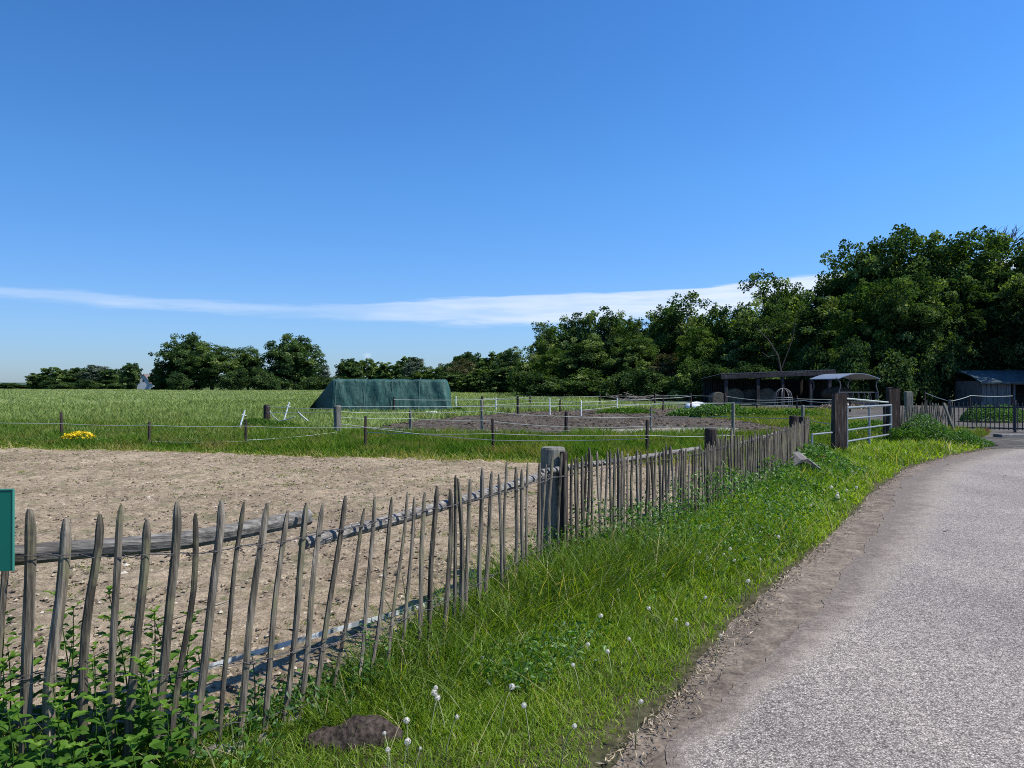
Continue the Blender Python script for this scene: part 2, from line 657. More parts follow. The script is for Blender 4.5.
M_PADDOCK = dirt_mat('dry_paddock_soil', [(0.32, (0.07, 0.052, 0.033)), (0.45, (0.215, 0.165, 0.107)), (0.56, (0.35, 0.272, 0.182)), (0.70, (0.50, 0.405, 0.285))], 11.0, (0.10, 0.12, 0.045))
M_DARKSOIL = dirt_mat('dark_tilled_soil', [(0.3, (0.03, 0.024, 0.018)), (0.5, (0.09, 0.072, 0.055)), (0.7, (0.18, 0.15, 0.115))], 4.5, None, 0.1)
M_PALESOIL = dirt_mat('pale_sand', [(0.3, (0.10, 0.09, 0.07)), (0.5, (0.26, 0.23, 0.18)), (0.75, (0.5, 0.46, 0.38))], 3.0, (0.08, 0.11, 0.04), 0.05)
M_SHOULDER = dirt_mat('dusty_shoulder', [(0.30, (0.06, 0.048, 0.038)), (0.47, (0.14, 0.113, 0.087)), (0.60, (0.23, 0.185, 0.14)), (0.75, (0.38, 0.31, 0.23))], 6.0, None, 0.009)
M_YARD = dirt_mat('yard_dirt', [(0.3, (0.03, 0.025, 0.022)), (0.5, (0.09, 0.08, 0.07)), (0.7, (0.2, 0.18, 0.16))], 2.0, (0.04, 0.07, 0.02), 0.05)

fl = [tuple(p) for p in offs(FPXY, 0.05)]
paddock_poly = [(-30, 1.0), (-6, 0.4), (-3.4, 2.3)] + fl[:-2] + [(4.6, 14.2), (3.6, 15.0), gp(700, 466)[:2], gp(620, 465)[:2], gp(540, 463.5)[:2], gp(430, 460)[:2], gp(300, 457)[:2], gp(150, 452)[:2], gp(0, 449)[:2], (-22, 20.5), (-40, 22)]


def clods(X, Y):
    a = vnoise(X * 6.3, Y * 6.3, 21)
    b = vnoise(X * 14.1, Y * 14.1, 22)
    c = vnoise(X * 2.1, Y * 2.1, 23)
    return 0.04 * a ** 2 + 0.035 * b ** 1.5 + 0.02 * c - 0.03


near_poly = paddock_poly
grid_sheet('paddock_ground', near_poly, 0.075, 0.02, M_PADDOCK, 0, 1, 0.18, 5, zf=clods)

soil_poly = [gp(352, 433)[:2], gp(480, 435.5)[:2], gp(575, 436)[:2], gp(700, 434)[:2], gp(835, 436)[:2], gp(850, 417)[:2], gp(800, 410)[:2], gp(700, 409)[:2], gp(600, 410.5)[:2], gp(520, 413)[:2], gp(455, 418)[:2], gp(400, 424)[:2]]


def ridges(X, Y):
    return 0.05 * vnoise(X * 1.1, Y * 1.7, 31) + 0.04 * vnoise(X * 3.3, Y * 4.1, 32)


grid_sheet('tilled_ground', soil_poly, 0.25, 0.01, M_DARKSOIL, 0, 1, 1.2, 9, zf=ridges)
grid_sheet('sandy_ground', [gp(570, 437.5)[:2], gp(660, 438.5)[:2], gp(735, 438)[:2], gp(735, 431)[:2], gp(690, 429.5)[:2], gp(640, 431)[:2], gp(590, 432)[:2]], 0.2, 0.10, M_PALESOIL, 0.03, 1, 0.7, 12)
yard_poly = [(11, 43), (14, 34), (15, 28.2), (14.6, 25.0), (13.6, 22.6), (12.9, 21.2), (12.2, 19.6), (12.2, 18.0), (16, 17.5), (60, 16), (75, 60), (60, 68), (22, 64), (5, 62), (6, 50)]
grid_sheet('yard_ground', yard_poly, 0.4, 0.006, M_YARD, 0.02, 0.8, 0.6, 15)


def smooth_line(pts, step, amp, seed):
    P = np.array(pts)
    sl = np.concatenate([[0], np.cumsum(np.hypot(*(P[1:] - P[:-1]).T))])
    q = np.arange(0, sl[-1], step)
    x = np.interp(q, sl, P[:, 0])
    y = np.interp(q, sl, P[:, 1])
    k = int(0.9 / step)
    ker = np.hanning(k) / np.hanning(k).sum()
    pad = lambda v: np.convolve(np.concatenate([np.full(k, v[0]), v, np.full(k, v[-1])]), ker, 'same')[k:-k]
    x, y = pad(x), pad(y)
    n1 = fbm(x * 3.1, y * 3.1, 5, seed) - .5
    n2 = fbm(x * 0.9, y * 0.9, 3, seed + 4) - .5
    o = amp * (n1 + n2) * 2
    return np.stack([x + o * .85, y - o * .5], -1)


def loft(name, line, offsets, z, m, dirv=(0.75, -0.66), tint=None):
    D = np.array(dirv)
    P = line[:, None, :] + np.array(offsets)[None, :, None] * D
    nx, ny = P.shape[:2]
    V = np.concatenate([P, np.full((nx, ny, 1), z)], -1)
    idx = np.arange(nx * ny).reshape(nx, ny)
    F = np.stack([idx[:-1, :-1], idx[:-1, 1:], idx[1:, 1:], idx[1:, :-1]], -1).reshape(-1, 4)
    me = npmesh(name, V.reshape(-1, 3), F.ravel(), np.full(len(F), 4), m, True, tint)
    o = obj(name, me)
    o['kind'] = 'structure'
    return o


sh_line = smooth_line([(x - .12, y + .06) for x, y in GRASSEDGE] + [gp(1005, 445)[:2], (17, 20.8), (60, 24)], .04, .04, 17)
loft('shoulder_ground', sh_line, [0, .4, 1, 2.2], 0.004, M_SHOULDER)


def road_mat():
    m, nt, out = mat('chip_seal_asphalt')
    geo = N(nt, 'ShaderNodeNewGeometry')
    p = geo.outputs['Position']
    v = N(nt, 'ShaderNodeTexVoronoi')
    v.inputs['Scale'].default_value = 125
    v.inputs['Randomness'].default_value = 1
    nt.links.new(p, v.inputs['Vector'])
    sep = N(nt, 'ShaderNodeSeparateColor')
    nt.links.new(v.outputs['Color'], sep.inputs[0])
    chip = ramp(nt, sep.outputs[0], [(0.0, (0.12, 0.106, 0.094)), (0.22, (0.215, 0.19, 0.165)), (0.5, (0.325, 0.285, 0.246)), (0.8, (0.415, 0.365, 0.313)), (1.0, (0.55, 0.49, 0.425))])
    gap = ramp(nt, v.outputs['Distance'], [(0.28, (1, 1, 1)), (0.66, (0.42, 0.41, 0.41))])
    c = mixc(nt, 1.0, chip, gap, 'MULTIPLY')
    n0 = noise(nt, p, 0.7, 5, 0.6)
    n4 = noise(nt, p, 22, 4, 0.6)
    c = mixc(nt, 1.0, c, ramp(nt, n0, [(0.3, (0.98, 0.96, 0.95)), (0.7, (1.25, 1.22, 1.18))]), 'MULTIPLY')
    c = mixc(nt, 1.0, c, ramp(nt, n4, [(0.35, (0.80, 0.80, 0.80)), (0.65, (1.14, 1.14, 1.14))]), 'MULTIPLY')
    n6 = noise(nt, mapping(nt, p, (.55, .12, 1)), 1.0, 4, .6)
    c = mixc(nt, 1.0, c, ramp(nt, n6, [(0.35, (0.90, 0.91, 0.92)), (0.62, (1.18, 1.18, 1.18))]), 'MULTIPLY')
    # sandy dust washed over the margin: an attribute that falls off from the road's edge
    a = N(nt, 'ShaderNodeAttribute', attribute_name='tint')
    dn = noise(nt, p, 2.2, 5, 0.65)
    f = mth(nt, 'MULTIPLY', a.outputs['Fac'], mth(nt, 'ADD', dn, 0.35))
    f = ramp(nt, f, [(0.22, (0, 0, 0)), (0.62, (0.85, 0.85, 0.85))])
    n5 = noise(nt, p, 40, 4, 0.7)
    dust = ramp(nt, n5, [(0.3, (0.13, 0.105, 0.08)), (0.5, (0.31, 0.255, 0.195)), (0.7, (0.42, 0.36, 0.28))])
    soil = ramp(nt, n5, [(0.3, (0.07, 0.056, 0.043)), (0.5, (0.145, 0.117, 0.09)), (0.7, (0.25, 0.20, 0.152))])
    f3 = mth(nt, 'ADD', a.outputs['Fac'], mth(nt, 'MULTIPLY', mth(nt, 'SUBTRACT', noise(nt, p, 5.0, 6, .7), .5), 1.1))
    dust = mixc(nt, ramp(nt, f3, [(0.42, (0, 0, 0)), (0.82, (1, 1, 1))]), dust, soil)
    c = mixc(nt, f, c, dust)
    principled(nt, out, c, 0.8, 0.25, bump=mth(nt, 'SUBTRACT', 1.0, v.outputs['Distance']), bd=0.004, bs=0.6)
    return m


M_ROAD = road_mat()
rd_line = smooth_line(ASPH + [(17, 20.3), (60, 23.2)], .03, .075, 19)
ro = np.array([0, .03, .08, .15, .25, .4, .6, .9, 1.4, 2.5, 6, 14, 26])
_w = np.interp(rd_line[:, 1], [0, 4, 7, 12, 20], [.17, .26, .65, 1.1, 1.1])
tin = np.clip(1 - ro[None, :] * .95 / _w[:, None], 0, 1)
road = loft('road', rd_line, ro, 0.0085, M_ROAD, tint=tin.ravel())


def edge_dist(x, y, line):
    d = np.full(len(x), 1e9)
    for (ax, ay), (bx, by) in zip(line[:-1], line[1:]):
        vx, vy = bx - ax, by - ay
        t = np.clip(((x - ax) * vx + (y - ay) * vy) / (vx * vx + vy * vy), 0, 1)
        d = np.minimum(d, np.hypot(x - ax - t * vx, y - ay - t * vy))
    return d


# verge: gently banked strip from fence to grass edge
def bank(X, Y):
    e = edge_dist(X.ravel(), Y.ravel(), GRASSEDGE).reshape(X.shape)
    return 0.07 * np.clip(e / 0.8, 0, 1) ** 0.8


def verge_mat():
    m, nt, out = mat('verge_soil')
    geo = N(nt, 'ShaderNodeNewGeometry')
    n2 = noise(nt, geo.outputs['Position'], 14.0, 6, 0.7)
    c = ramp(nt, n2, [(0.3, (0.03, 0.026, 0.014)), (0.55, (0.075, 0.07, 0.035)), (0.8, (0.17, 0.14, 0.085))])
    principled(nt, out, c, 0.95, 0.1, bump=n2, bd=0.03, bs=0.9)
    return m


gate_a, gate_b = at(840, 17.25), at(893, 20.3)
VERGE = [(x + 0.0, y) for x, y in GRASSEDGE] + [(11.6, 20.9), (10.2, 21.2), (gate_a[0], gate_a[1] + .6), (6.2, 15.6)] + [tuple(p) for p in offs(FPXY, 0.22)][::-1] + [(-3.6, 2.6), (-6, 0.5), (-7, -3)]
def make_verge():
    line = smooth_line(GRASSEDGE, .06, .045, 29)
    D = np.array((-.80, .60))
    q = np.arange(0, 5.0, .05)
    rows = []
    ok = np.zeros(len(line))
    for k in q[1:]:
        p = line + D * k
        ok = np.where((ok == k - .05) | (np.abs(ok - (k - .05)) < 1e-6), np.where(inpoly(p[:, 0], p[:, 1], VERGE) | (k < .25), k, ok), ok)
    w = np.maximum(ok, .3)
    o = np.concatenate([np.linspace(0, .12, 8), np.linspace(.18, 1, 22)])
    P = line[:, None, :] + D * (o[None, :] * w[:, None])[..., None]
    e = o[None, :] * w[:, None]
    Z = .006 + np.interp(P[..., 1], [3.6, 6], [.02, .07]) * np.clip(e / 0.8, 0, 1) ** .9 + .035 * (fbm(P[..., 0] * 2.5, P[..., 1] * 2.5, 4, 23) - .35) * np.clip(e / .35, 0, 1)
    nx, ny = Z.shape
    V = np.concatenate([P, Z[..., None]], -1).reshape(-1, 3)
    idx = np.arange(nx * ny).reshape(nx, ny)
    F = np.stack([idx[:-1, :-1], idx[1:, :-1], idx[1:, 1:], idx[:-1, 1:]], -1).reshape(-1, 4)
    ob = obj('verge_ground', npmesh('verge_ground', V, F.ravel(), np.full(len(F), 4), verge_mat(), True))
    ob['kind'] = 'structure'


make_verge()
grid_sheet('fence_foot_ground', [tuple(p) for p in offs(FPXY, .3)] + [tuple(p) for p in offs(FPXY, -.35)][::-1], .08, .012, verge_mat(), .04, 2.5, .12, 27)


def ground_z(x, y):
    x = np.atleast_1d(np.asarray(x, float))
    y = np.atleast_1d(np.asarray(y, float))
    e = edge_dist(x, y, GRASSEDGE)
    ins = inpoly(x, y, VERGE)
    return np.where(ins, 0.012 + np.interp(y, [3.6, 6], [.02, .07]) * np.clip(e / 0.8, 0, 1) ** 0.8, 0.0)


# ------------------------------------------------------------------ grass
G_VERGE = leaf_mat('verge_grass_blade', [(0.0, (0.05, 0.09, 0.012)), (0.45, (0.165, 0.26, 0.022)), (0.8, (0.26, 0.36, 0.036)), (0.93, (0.34, 0.39, 0.08)), (1.0, (0.42, 0.36, 0.18))], 0.45, (1.6, 1.6, 0.3), 0.015, .5)
G_FIELD = leaf_mat('field_grass_blade', [(0.0, (0.12, 0.165, 0.04)), (0.5, (0.24, 0.31, 0.10)), (0.85, (0.34, 0.40, 0.17)), (1.0, (0.38, 0.37, 0.19))], 0.35, (1.3, 1.4, 0.5), 0.0, patch=(0.35, (0.16, 0.185, 0.06), 0.45, 0.7))
G_RANK = leaf_mat('rank_grass_blade', [(0.0, (0.035, 0.075, 0.012)), (0.5, (0.08, 0.16, 0.02)), (0.8, (0.17, 0.22, 0.04)), (1.0, (0.38, 0.32, 0.14))], 0.4, (1.5, 1.6, 0.35), 0.0, patch=(0.9, (0.20, 0.185, 0.06), 0.48, 0.68))
G_LEAF = leaf_mat('weed_leaf', [(0.0, (0.022, 0.062, 0.012)), (0.5, (0.05, 0.125, 0.018)), (1.0, (0.14, 0.26, 0.035))], 0.38, (1.6, 1.8, 0.35), 0.03, .5)
G_NETTLE = leaf_mat('nettle_leaf', [(0.0, (0.02, 0.052, 0.008)), (0.5, (0.055, 0.13, 0.014)), (1.0, (0.14, 0.25, 0.025))], 0.38, (1.6, 1.7, 0.3), 0.015, .5)


def blades(name, xy, z, h, w, m, rng, lean=0.5, bend=0.6, tint=None, kind='stuff', label=None, cat=None, segs=2):
    """each base point grows one curved tapering blade."""
    n = len(xy)
    if np.isscalar(z): z = np.full(n, z)
    ang = rng.uniform(0, 2 * np.pi, n)
    wa = rng.uniform(0, 2 * np.pi, n)
    ld = np.stack([np.cos(ang), np.sin(ang)], -1)
    sd = np.stack([np.cos(wa), np.sin(wa)], -1)
    ln = rng.uniform(0.05, lean, n) * h
    bn = rng.uniform(0, bend, n) * h
    if tint is None:
        tint = rng.random(n)
    rows = []
    tt = np.linspace(0, 1, segs + 1)
    for k, t in enumerate(tt):
        c = np.zeros((n, 3))
        c[:, :2] = xy + ld * (ln * t + bn * t * t)[:, None]
        c[:, 2] = z + h * (t - 0.25 * t * t * (bn / h + 0.0))
        if k < segs:
            ww = (w * (1 - 0.35 * t) / 2)
            a = c.copy(); a[:, :2] -= sd * ww[:, None]
            b = c.copy(); b[:, :2] += sd * ww[:, None]
            rows += [a, b]
        else:
            rows.append(c)
    V = np.stack(rows, 1)          # n, 2*segs+1, 3
    k = 2 * segs + 1
    base = (np.arange(n) * k)[:, None]
    quads = [np.array([2 * i, 2 * i + 1, 2 * i + 3, 2 * i + 2]) for i in range(segs - 1)]
    loops = np.concatenate([base + q for q in quads] + [base + np.array([2 * segs - 2, 2 * segs - 1, 2 * segs])], 1)
    counts = np.tile(np.array([4] * (segs - 1) + [3]), n)
    me = npmesh(name, V.reshape(-1, 3), loops.ravel(), counts, m, False, np.repeat(tint, k))
    o = obj(name, me)
    tag(o, label, cat, None, kind)
    return o


def scatter(poly, dens, rng, dmax=None):
    """dens: function(x,y)->per m2 ; rejection."""
    P = np.array(poly)
    lo, hi = P.min(0), P.max(0)
    # sample more near the camera: strips in y
    out = []
    ys = np.concatenate([[lo[1]], np.arange(math.ceil(max(lo[1], 0) + .01), hi[1], 1.0), [hi[1]]])
    for a, b in zip(ys[:-1], ys[1:]):
        if b <= a: continue
        gx, gy = np.meshgrid(np.linspace(lo[0], hi[0], 12), [a, (a + b) / 2, b])
        mxd = dens(gx.ravel(), gy.ravel()).max() * 1.15
        n = int(mxd * (hi[0] - lo[0]) * (b - a))
        if n < 1: continue
        x = rng.uniform(lo[0], hi[0], n)
        y = rng.uniform(a, b, n)
        k = (rng.random(n) < dens(x, y) / mxd) & inpoly(x, y, poly)
        # only what could be seen from in front
        k &= (np.abs(x) < np.maximum(y, 0) * 0.78 + 2.2)
        out.append(np.stack([x[k], y[k]], -1))
    return np.concatenate(out)


rng = np.random.default_rng(11)
vx = [(x, y) for x, y in VERGE]


def in_stone(x, y):
    return ((x + 0.70) / .19) ** 2 + ((y - 3.36) / .08) ** 2 < 1


def d_verge(x, y):
    r = np.hypot(x, y)
    e = edge_dist(x, y, GRASSEDGE)
    thin = np.clip((e - 0.0 + 0.22 * (fbm(x * 2.4, y * 2.4, 4, 77) - .5)) / 0.12, 0.0, 1)
    return np.clip(9000 * (3.3 / np.maximum(r, 2.2)) ** 1.65, 250, 8500) * thin


pts = scatter(VERGE, d_verge, rng)
pts = pts[(pts[:, 1] > 1.8) & ~in_stone(pts[:, 0], pts[:, 1])]
r = np.hypot(pts[:, 0], pts[:, 1])
ef = edge_dist(pts[:, 0], pts[:, 1], [tuple(p) for p in FPXY])
eg = edge_dist(pts[:, 0], pts[:, 1], GRASSEDGE)
cl = fbm(pts[:, 0] * 2.6, pts[:, 1] * 2.6, 4, 41)
h = 0.035 + 0.02 * (pts[:, 1] > 7) + 0.12 * np.clip(eg / 0.9, 0, 1) + 0.10 * np.clip(1 - ef / 0.7, 0, 1) + 0.16 * np.clip(cl - 0.5, 0, 1)
h *= rng.uniform(0.55, 1.25, len(pts))
h *= np.interp(pts[:, 1], [3.2, 4.2, 5.5], [.52, .72, 1.0])
h *= np.where((pts[:, 0] < -.95), .55, 1)
h *= 1 - .5 * np.clip(1 - ef / .3, 0, 1) * (pts[:, 1] < 4.4)
h *= np.where((np.abs(pts[:, 0] + .72) < .30) & (pts[:, 1] < 3.45) & (pts[:, 1] > 2.9), .72, 1)
w = np.maximum(0.0045, r * 0.00115) * rng.uniform(0.7, 1.5, len(pts))
tn = np.clip(0.34 + 0.65 * (fbm(pts[:, 0] * 1.1, pts[:, 1] * 1.1, 3, 43) - .35) + rng.normal(0, 0.17, len(pts)) + 0.25 * np.clip(1 - eg / 0.3, 0, 1) * rng.random(len(pts)), 0, 0.96)
tn = np.where(rng.random(len(pts)) < 0.02, 1.0, tn)
print('verge blades', len(pts))
blades('verge_grass', pts, ground_z(pts[:, 0], pts[:, 1]) - 0.01, h, w, G_VERGE, rng, 0.7, 0.8, tn, label='bright green grass of the verge between picket fence and road', cat='grass', segs=3)

# long arching tufts at the fence foot
tb = []
for px, d, n, s in ((558, 5.45, 1500, .22), (600, 5.9, 1300, .26), (520, 5.05, 900, .22), (475, 4.6, 700, .18), (430, 4.2, 500, .15), (650, 6.3, 700, .25), (385, 3.85, 250, .12), (325, 3.45, 120, .12), (240, 3.15, 70, .12), (630, 6.4, 300, .25), (440, 3.9, 260, .2), (400, 3.62, 160, .12), (335, 3.5, 90, .1)):
    c = np.array(at(px, d)[:2])
    tb.append(c + rng.normal(0, s, (n, 2)) * (1, .7))
tb = np.concatenate(tb)
tb = tb[~in_stone(tb[:, 0], tb[:, 1])]
hh = rng.uniform(0.18, 0.42, len(tb)) * np.interp(tb[:, 1], [3.5, 4.6, 5.3], [.55, 1.0, 1.3])
tt_ = np.clip(rng.normal(0.17, 0.2, len(tb)), 0, .95)
blades('long_grass', tb, 0.02, hh, rng.uniform(0.004, 0.008, len(tb)), G_VERGE, rng, 0.5, 1.0, np.where(rng.random(len(tb)) < .05, 1.0, tt_), label='long arching dark green tufts at the foot of the picket fence', cat='grass', segs=4)


ds = scatter(VERGE, lambda x, y: np.full(len(x), 14.0), rng)
ds = ds[ds[:, 1] > 2.8]
blades('dead_grass', ds, 0.02, rng.uniform(.15, .36, len(ds)), np.maximum(.003, ds[:, 1] * .0007), G_VERGE, rng, .9, .5, np.full(len(ds), 1.0), label='dry straw coloured stalks standing loose in the verge grass', cat='grass', segs=3)


def leaf_cluster(name, cx, r_, hgt, n, size, m, rng, label, cat, kind=None, loc=(0, 0, 0), parent=None, pts=None, hs=None, tlo=0.1, thi=0.9):
    """loose leaves filling low mounds: small folded rhombi."""
    if pts is None:
        a = rng.uniform(0, 2 * np.pi, n)
        q = np.sqrt(rng.random(n))
        x = np.cos(a) * q * r_[0]
        y = np.sin(a) * q * r_[1]
        top = hgt * np.sqrt(np.clip(1 - q ** 2.5, 0.03, 1)) * (0.65 + 0.5 * vnoise(x * 3 / max(r_[0], .3) + 9, y * 3 / max(r_[0], .3), int(rng.integers(99))))
        z = top * rng.random(n) ** 0.45
        P = np.stack([x, y, z], -1)
    else:
        P = pts
        n = len(P)
    V, tint = leaf_quads(P, size, rng, tlo, thi)
    me = npmesh(name, V, np.arange(n * 4), np.full(n, 4), m, False, tint)
    o = obj(name, me, parent, loc)
    if label: tag(o, label, cat, None, kind)
    return o


def leaf_quads(P, size, rng, tlo=0.0, thi=1.0, out=None, asp=0.5):
    n = len(P)
    u = rng.normal(0, 1, (n, 3))
    nrm = rng.normal(0, 0.9, (n, 3)) + (0, 0, 0.55)
    if out is not None:
        nrm += out * 0.8
    nrm /= np.linalg.norm(nrm, axis=1)[:, None]
    u -= nrm * (u * nrm).sum(1)[:, None]
    u /= np.linalg.norm(u, axis=1)[:, None] + 1e-9
    v = np.cross(nrm, u)
    s = (size * rng.uniform(0.6, 1.4, n))[:, None]
    a = P - u * s * 0.5
    b = P + v * s * 0.5 * asp - u * s * 0.05
    c = P + u * s * 0.5 - nrm * s * 0.18
    d = P - v * s * 0.5 * asp - u * s * 0.05
    V = np.stack([a, b, c, d], 1).reshape(-1, 3)
    t = np.repeat(np.clip(rng.uniform(tlo, thi, n), 0, 1), 4)
    return V, t


# leafy ground cover on the verge
def d_cover(x, y):
    r = np.hypot(x, y)
    ef = edge_dist(x, y, [tuple(p) for p in FPXY])
    eg = edge_dist(x, y, GRASSEDGE)
    cl = fbm(x * 0.9, y * 0.9, 3, 61)
    near = np.clip(1.15 - ef / 1.0, 0, 1) * np.clip((y - 5.2) / 1.0, 0, 1) + 0.75 * np.clip((cl - .5) * 6, 0, 1) * np.clip((eg - .3) * 3, 0, 1)
    return 2200 * near * np.clip(7.0 / np.maximum(r, 3), 0, 1.6) ** 1.2


cp = scatter(VERGE, d_cover, rng)
cp = cp[cp[:, 1] > 3]
efc = edge_dist(cp[:, 0], cp[:, 1], [tuple(p) for p in FPXY])
moundc = fbm(cp[:, 0] * 1.7, cp[:, 1] * 1.7, 3, 63)
hz = (0.12 + 0.46 * np.clip(1 - efc / 0.9, 0, 1) * np.clip((cp[:, 1] - 5) / 1.5, 0, 1)) * (0.5 + moundc) * rng.random(len(cp)) ** 0.5
hz *= np.interp(cp[:, 1], [8, 13, 16], [1, 0.8, 0.8])
hz *= 1 - .75 * np.exp(-((cp[:, 0] - 4.45) ** 2 + (cp[:, 1] - 11.9) ** 2) / .55)
cz = ground_z(cp[:, 0], cp[:, 1]) + hz
print('cover leaves', len(cp))
leaf_cluster('verge_undergrowth', None, None, None, 0, np.maximum(0.035, 0.0042 * np.hypot(cp[:, 0], cp[:, 1])), G_LEAF, rng, 'low broad leaved weeds growing through the verge along the fence', 'weeds', 'stuff', pts=np.column_stack([cp, cz]), tlo=0.15, thi=0.95)

# rank grass strip behind the paddock, and the meadow
STRIP = [gp(-10, 450)[:2], gp(150, 453.5)[:2], gp(300, 458.5)[:2], gp(430, 461.5)[:2], gp(540, 465)[:2], gp(700, 468)[:2], (4.4, 14.8), (6.6, 16.2), (7.6, 17.6), (9.6, 21.2), (10.2, 24.6), gp(835, 437)[:2], gp(700, 435)[:2], gp(575, 437)[:2], gp(480, 437)[:2], gp(352, 435)[:2], gp(250, 425)[:2], (-21, 31), (-34, 24)]
strip = scatter(STRIP, lambda x, y: np.full(len(x), 330.0) * (18 / np.maximum(y, 10)) ** 1.2, rng)
es = edge_dist(strip[:, 0], strip[:, 1], STRIP[:7])
nn = fbm(strip[:, 0] * 0.8, strip[:, 1] * 0.8, 3, 71)
hs_ = (0.08 + 0.22 * np.clip(es / 1.6, 0, 1)) * rng.uniform(.5, 1.2, len(strip)) * (0.6 + 0.9 * nn)
ts = np.clip(0.35 + 0.75 * np.clip(1 - es / 1.3, 0, 1) + 0.7 * (nn - .5) + rng.normal(0, .18, len(strip)), 0, 1)
print('strip', len(strip))
blades('strip_grass', strip, -0.01, hs_, np.maximum(0.012, strip[:, 1] * 0.0011) * rng.uniform(.7, 1.6, len(strip)), G_RANK, rng, 0.8, 0.8, ts, label='rank grass strip between the sandy paddock and the wire fences', cat='grass')

EXC = soil_poly
EXY = [(10, 46), (12, 34), (15, 28.2), (17.2, 25.0), (16.4, 22.2), (12.2, 20.8), (13, 17), (60, 18), (80, 60), (60, 70), (22, 66), (6, 64), (6.5, 50)]


def d_meadow(x, y):
    return np.clip(130 * (25 / np.maximum(y, 20)) ** 2.0, 0.35, 130)


MEAD = [(-24, 23.5), gp(60, 445)[:2], gp(250, 447)[:2], gp(345, 440)[:2], gp(352, 434)[:2], gp(400, 424)[:2], gp(455, 419)[:2], gp(700, 410)[:2], (14, 47), (8, 66), (12, 110), (10, 210), (-40, 300), (-260, 330), (-260, 200), (-60, 60)]
mp = scatter(MEAD, d_meadow, rng)
k = ~inpoly(mp[:, 0], mp[:, 1], EXC)
mp = mp[k]
dd = mp[:, 1]
nn = fbm(mp[:, 0] * 0.12, mp[:, 1] * 0.06, 4, 83)
hm = np.interp(dd, [22, 35, 60, 300], [0.26, 0.36, 0.45, 0.5]) * rng.uniform(.6, 1.15, len(mp))
tm = np.clip(0.45 + 0.9 * (nn - .5) + np.interp(dd, [20, 60, 150], [-.12, .08, .22]) + rng.normal(0, .15, len(mp)), 0, 1)
# nearby wet strip is a fresher green than the seeding meadow
print('meadow', len(mp))
blades('meadow_grass', mp, -0.02, hm, np.maximum(0.02, dd * 0.0013) * rng.uniform(.7, 1.5, len(mp)), G_FIELD, rng, 0.6, 0.6, tm, label='wide pale green meadow of tall grass reaching the far trees', cat='grass')

# green between tilled patch and yard
gm = scatter([gp(700, 420)[:2], gp(830, 424)[:2], gp(840, 411)[:2], gp(700, 409)[:2]], lambda x, y: np.full(len(x), 60.0), rng)
blades('weedy_grass', gm, 0.0, rng.uniform(.12, .4, len(gm)) * (fbm(gm[:, 0] * .4, gm[:, 1] * .4, 3, 5) + .3), rng.uniform(.03, .06, len(gm)), G_RANK, rng, .7, .8, label='weedy green band in front of the hay barn', cat='grass')
YG = [(11.0, 24.8), (14.8, 27.5), (12, 42), (30, 40), (30, 33), (18.5, 27.4), (15, 21.5), (12, 20.6), (9.6, 21.2)]
yg = scatter([(9.9, 21.6), (12.6, 21.2), (15.5, 25), (15, 33), (14, 42), (10, 42)], lambda x, y: np.full(len(x), 150.0), rng)
blades('yard_grass', yg, 0.0, rng.uniform(.1, .38, len(yg)), rng.uniform(.018, .035, len(yg)), G_RANK, rng, .7, .8, label='uncut grass behind the steel field gate', cat='grass')
# dry tufts and sprouts inside the paddock
pq = scatter(paddock_poly, lambda x, y: 55 * np.clip((fbm(x * .9, y * .9, 3, 15) - .44) * 7, 0, 1) * np.interp(y, [3, 9, 20], [1, .5, .25]), rng)
pq = np.repeat(pq, 9, 0) + rng.normal(0, .035, (len(pq) * 9, 2))
pq = pq[pq[:, 1] > 3.5]
blades('paddock_sprouts', pq, 0.01, rng.uniform(.012, .04, len(pq)), np.maximum(.006, pq[:, 1] * .0011), G_RANK, rng, .9, .9, rng.uniform(.3, 1, len(pq)), label='sparse green sprouts scattered over the sandy paddock', cat='grass')
# straw litter along the shoulder
sl = []
for _ in range(2600):
    i = rng.integers(2, len(GRASSEDGE) - 1)
    a, b = np.array(GRASSEDGE[i]), np.array(GRASSEDGE[i + 1])
    t = (b - a) / np.hypot(*(b - a))
    sl.append(a + (b - a) * rng.random() + np.array([t[1], -t[0]]) * abs(rng.normal(0.0, .08)))
sl = np.array(sl)
sv, stt = leaf_quads(np.column_stack([sl, np.full(len(sl), .02) + rng.random(len(sl)) * .012]), np.full(len(sl), .035), rng, 0, 1, asp=.22)
M_STRAW = leaf_mat('dry_straw', [(0, (.12, .09, .055)), (.5, (.30, .23, .14)), (1, (.52, .43, .29))], .1, (1, 1, 1), .03)
so = obj('dry_leaves', npmesh('dry_leaves', sv, np.arange(len(sv)), np.full(len(sl), 4), M_STRAW, False, stt))
tag(so, 'dry straw and leaf litter along the grass edge of the road', 'litter', None, 'stuff')
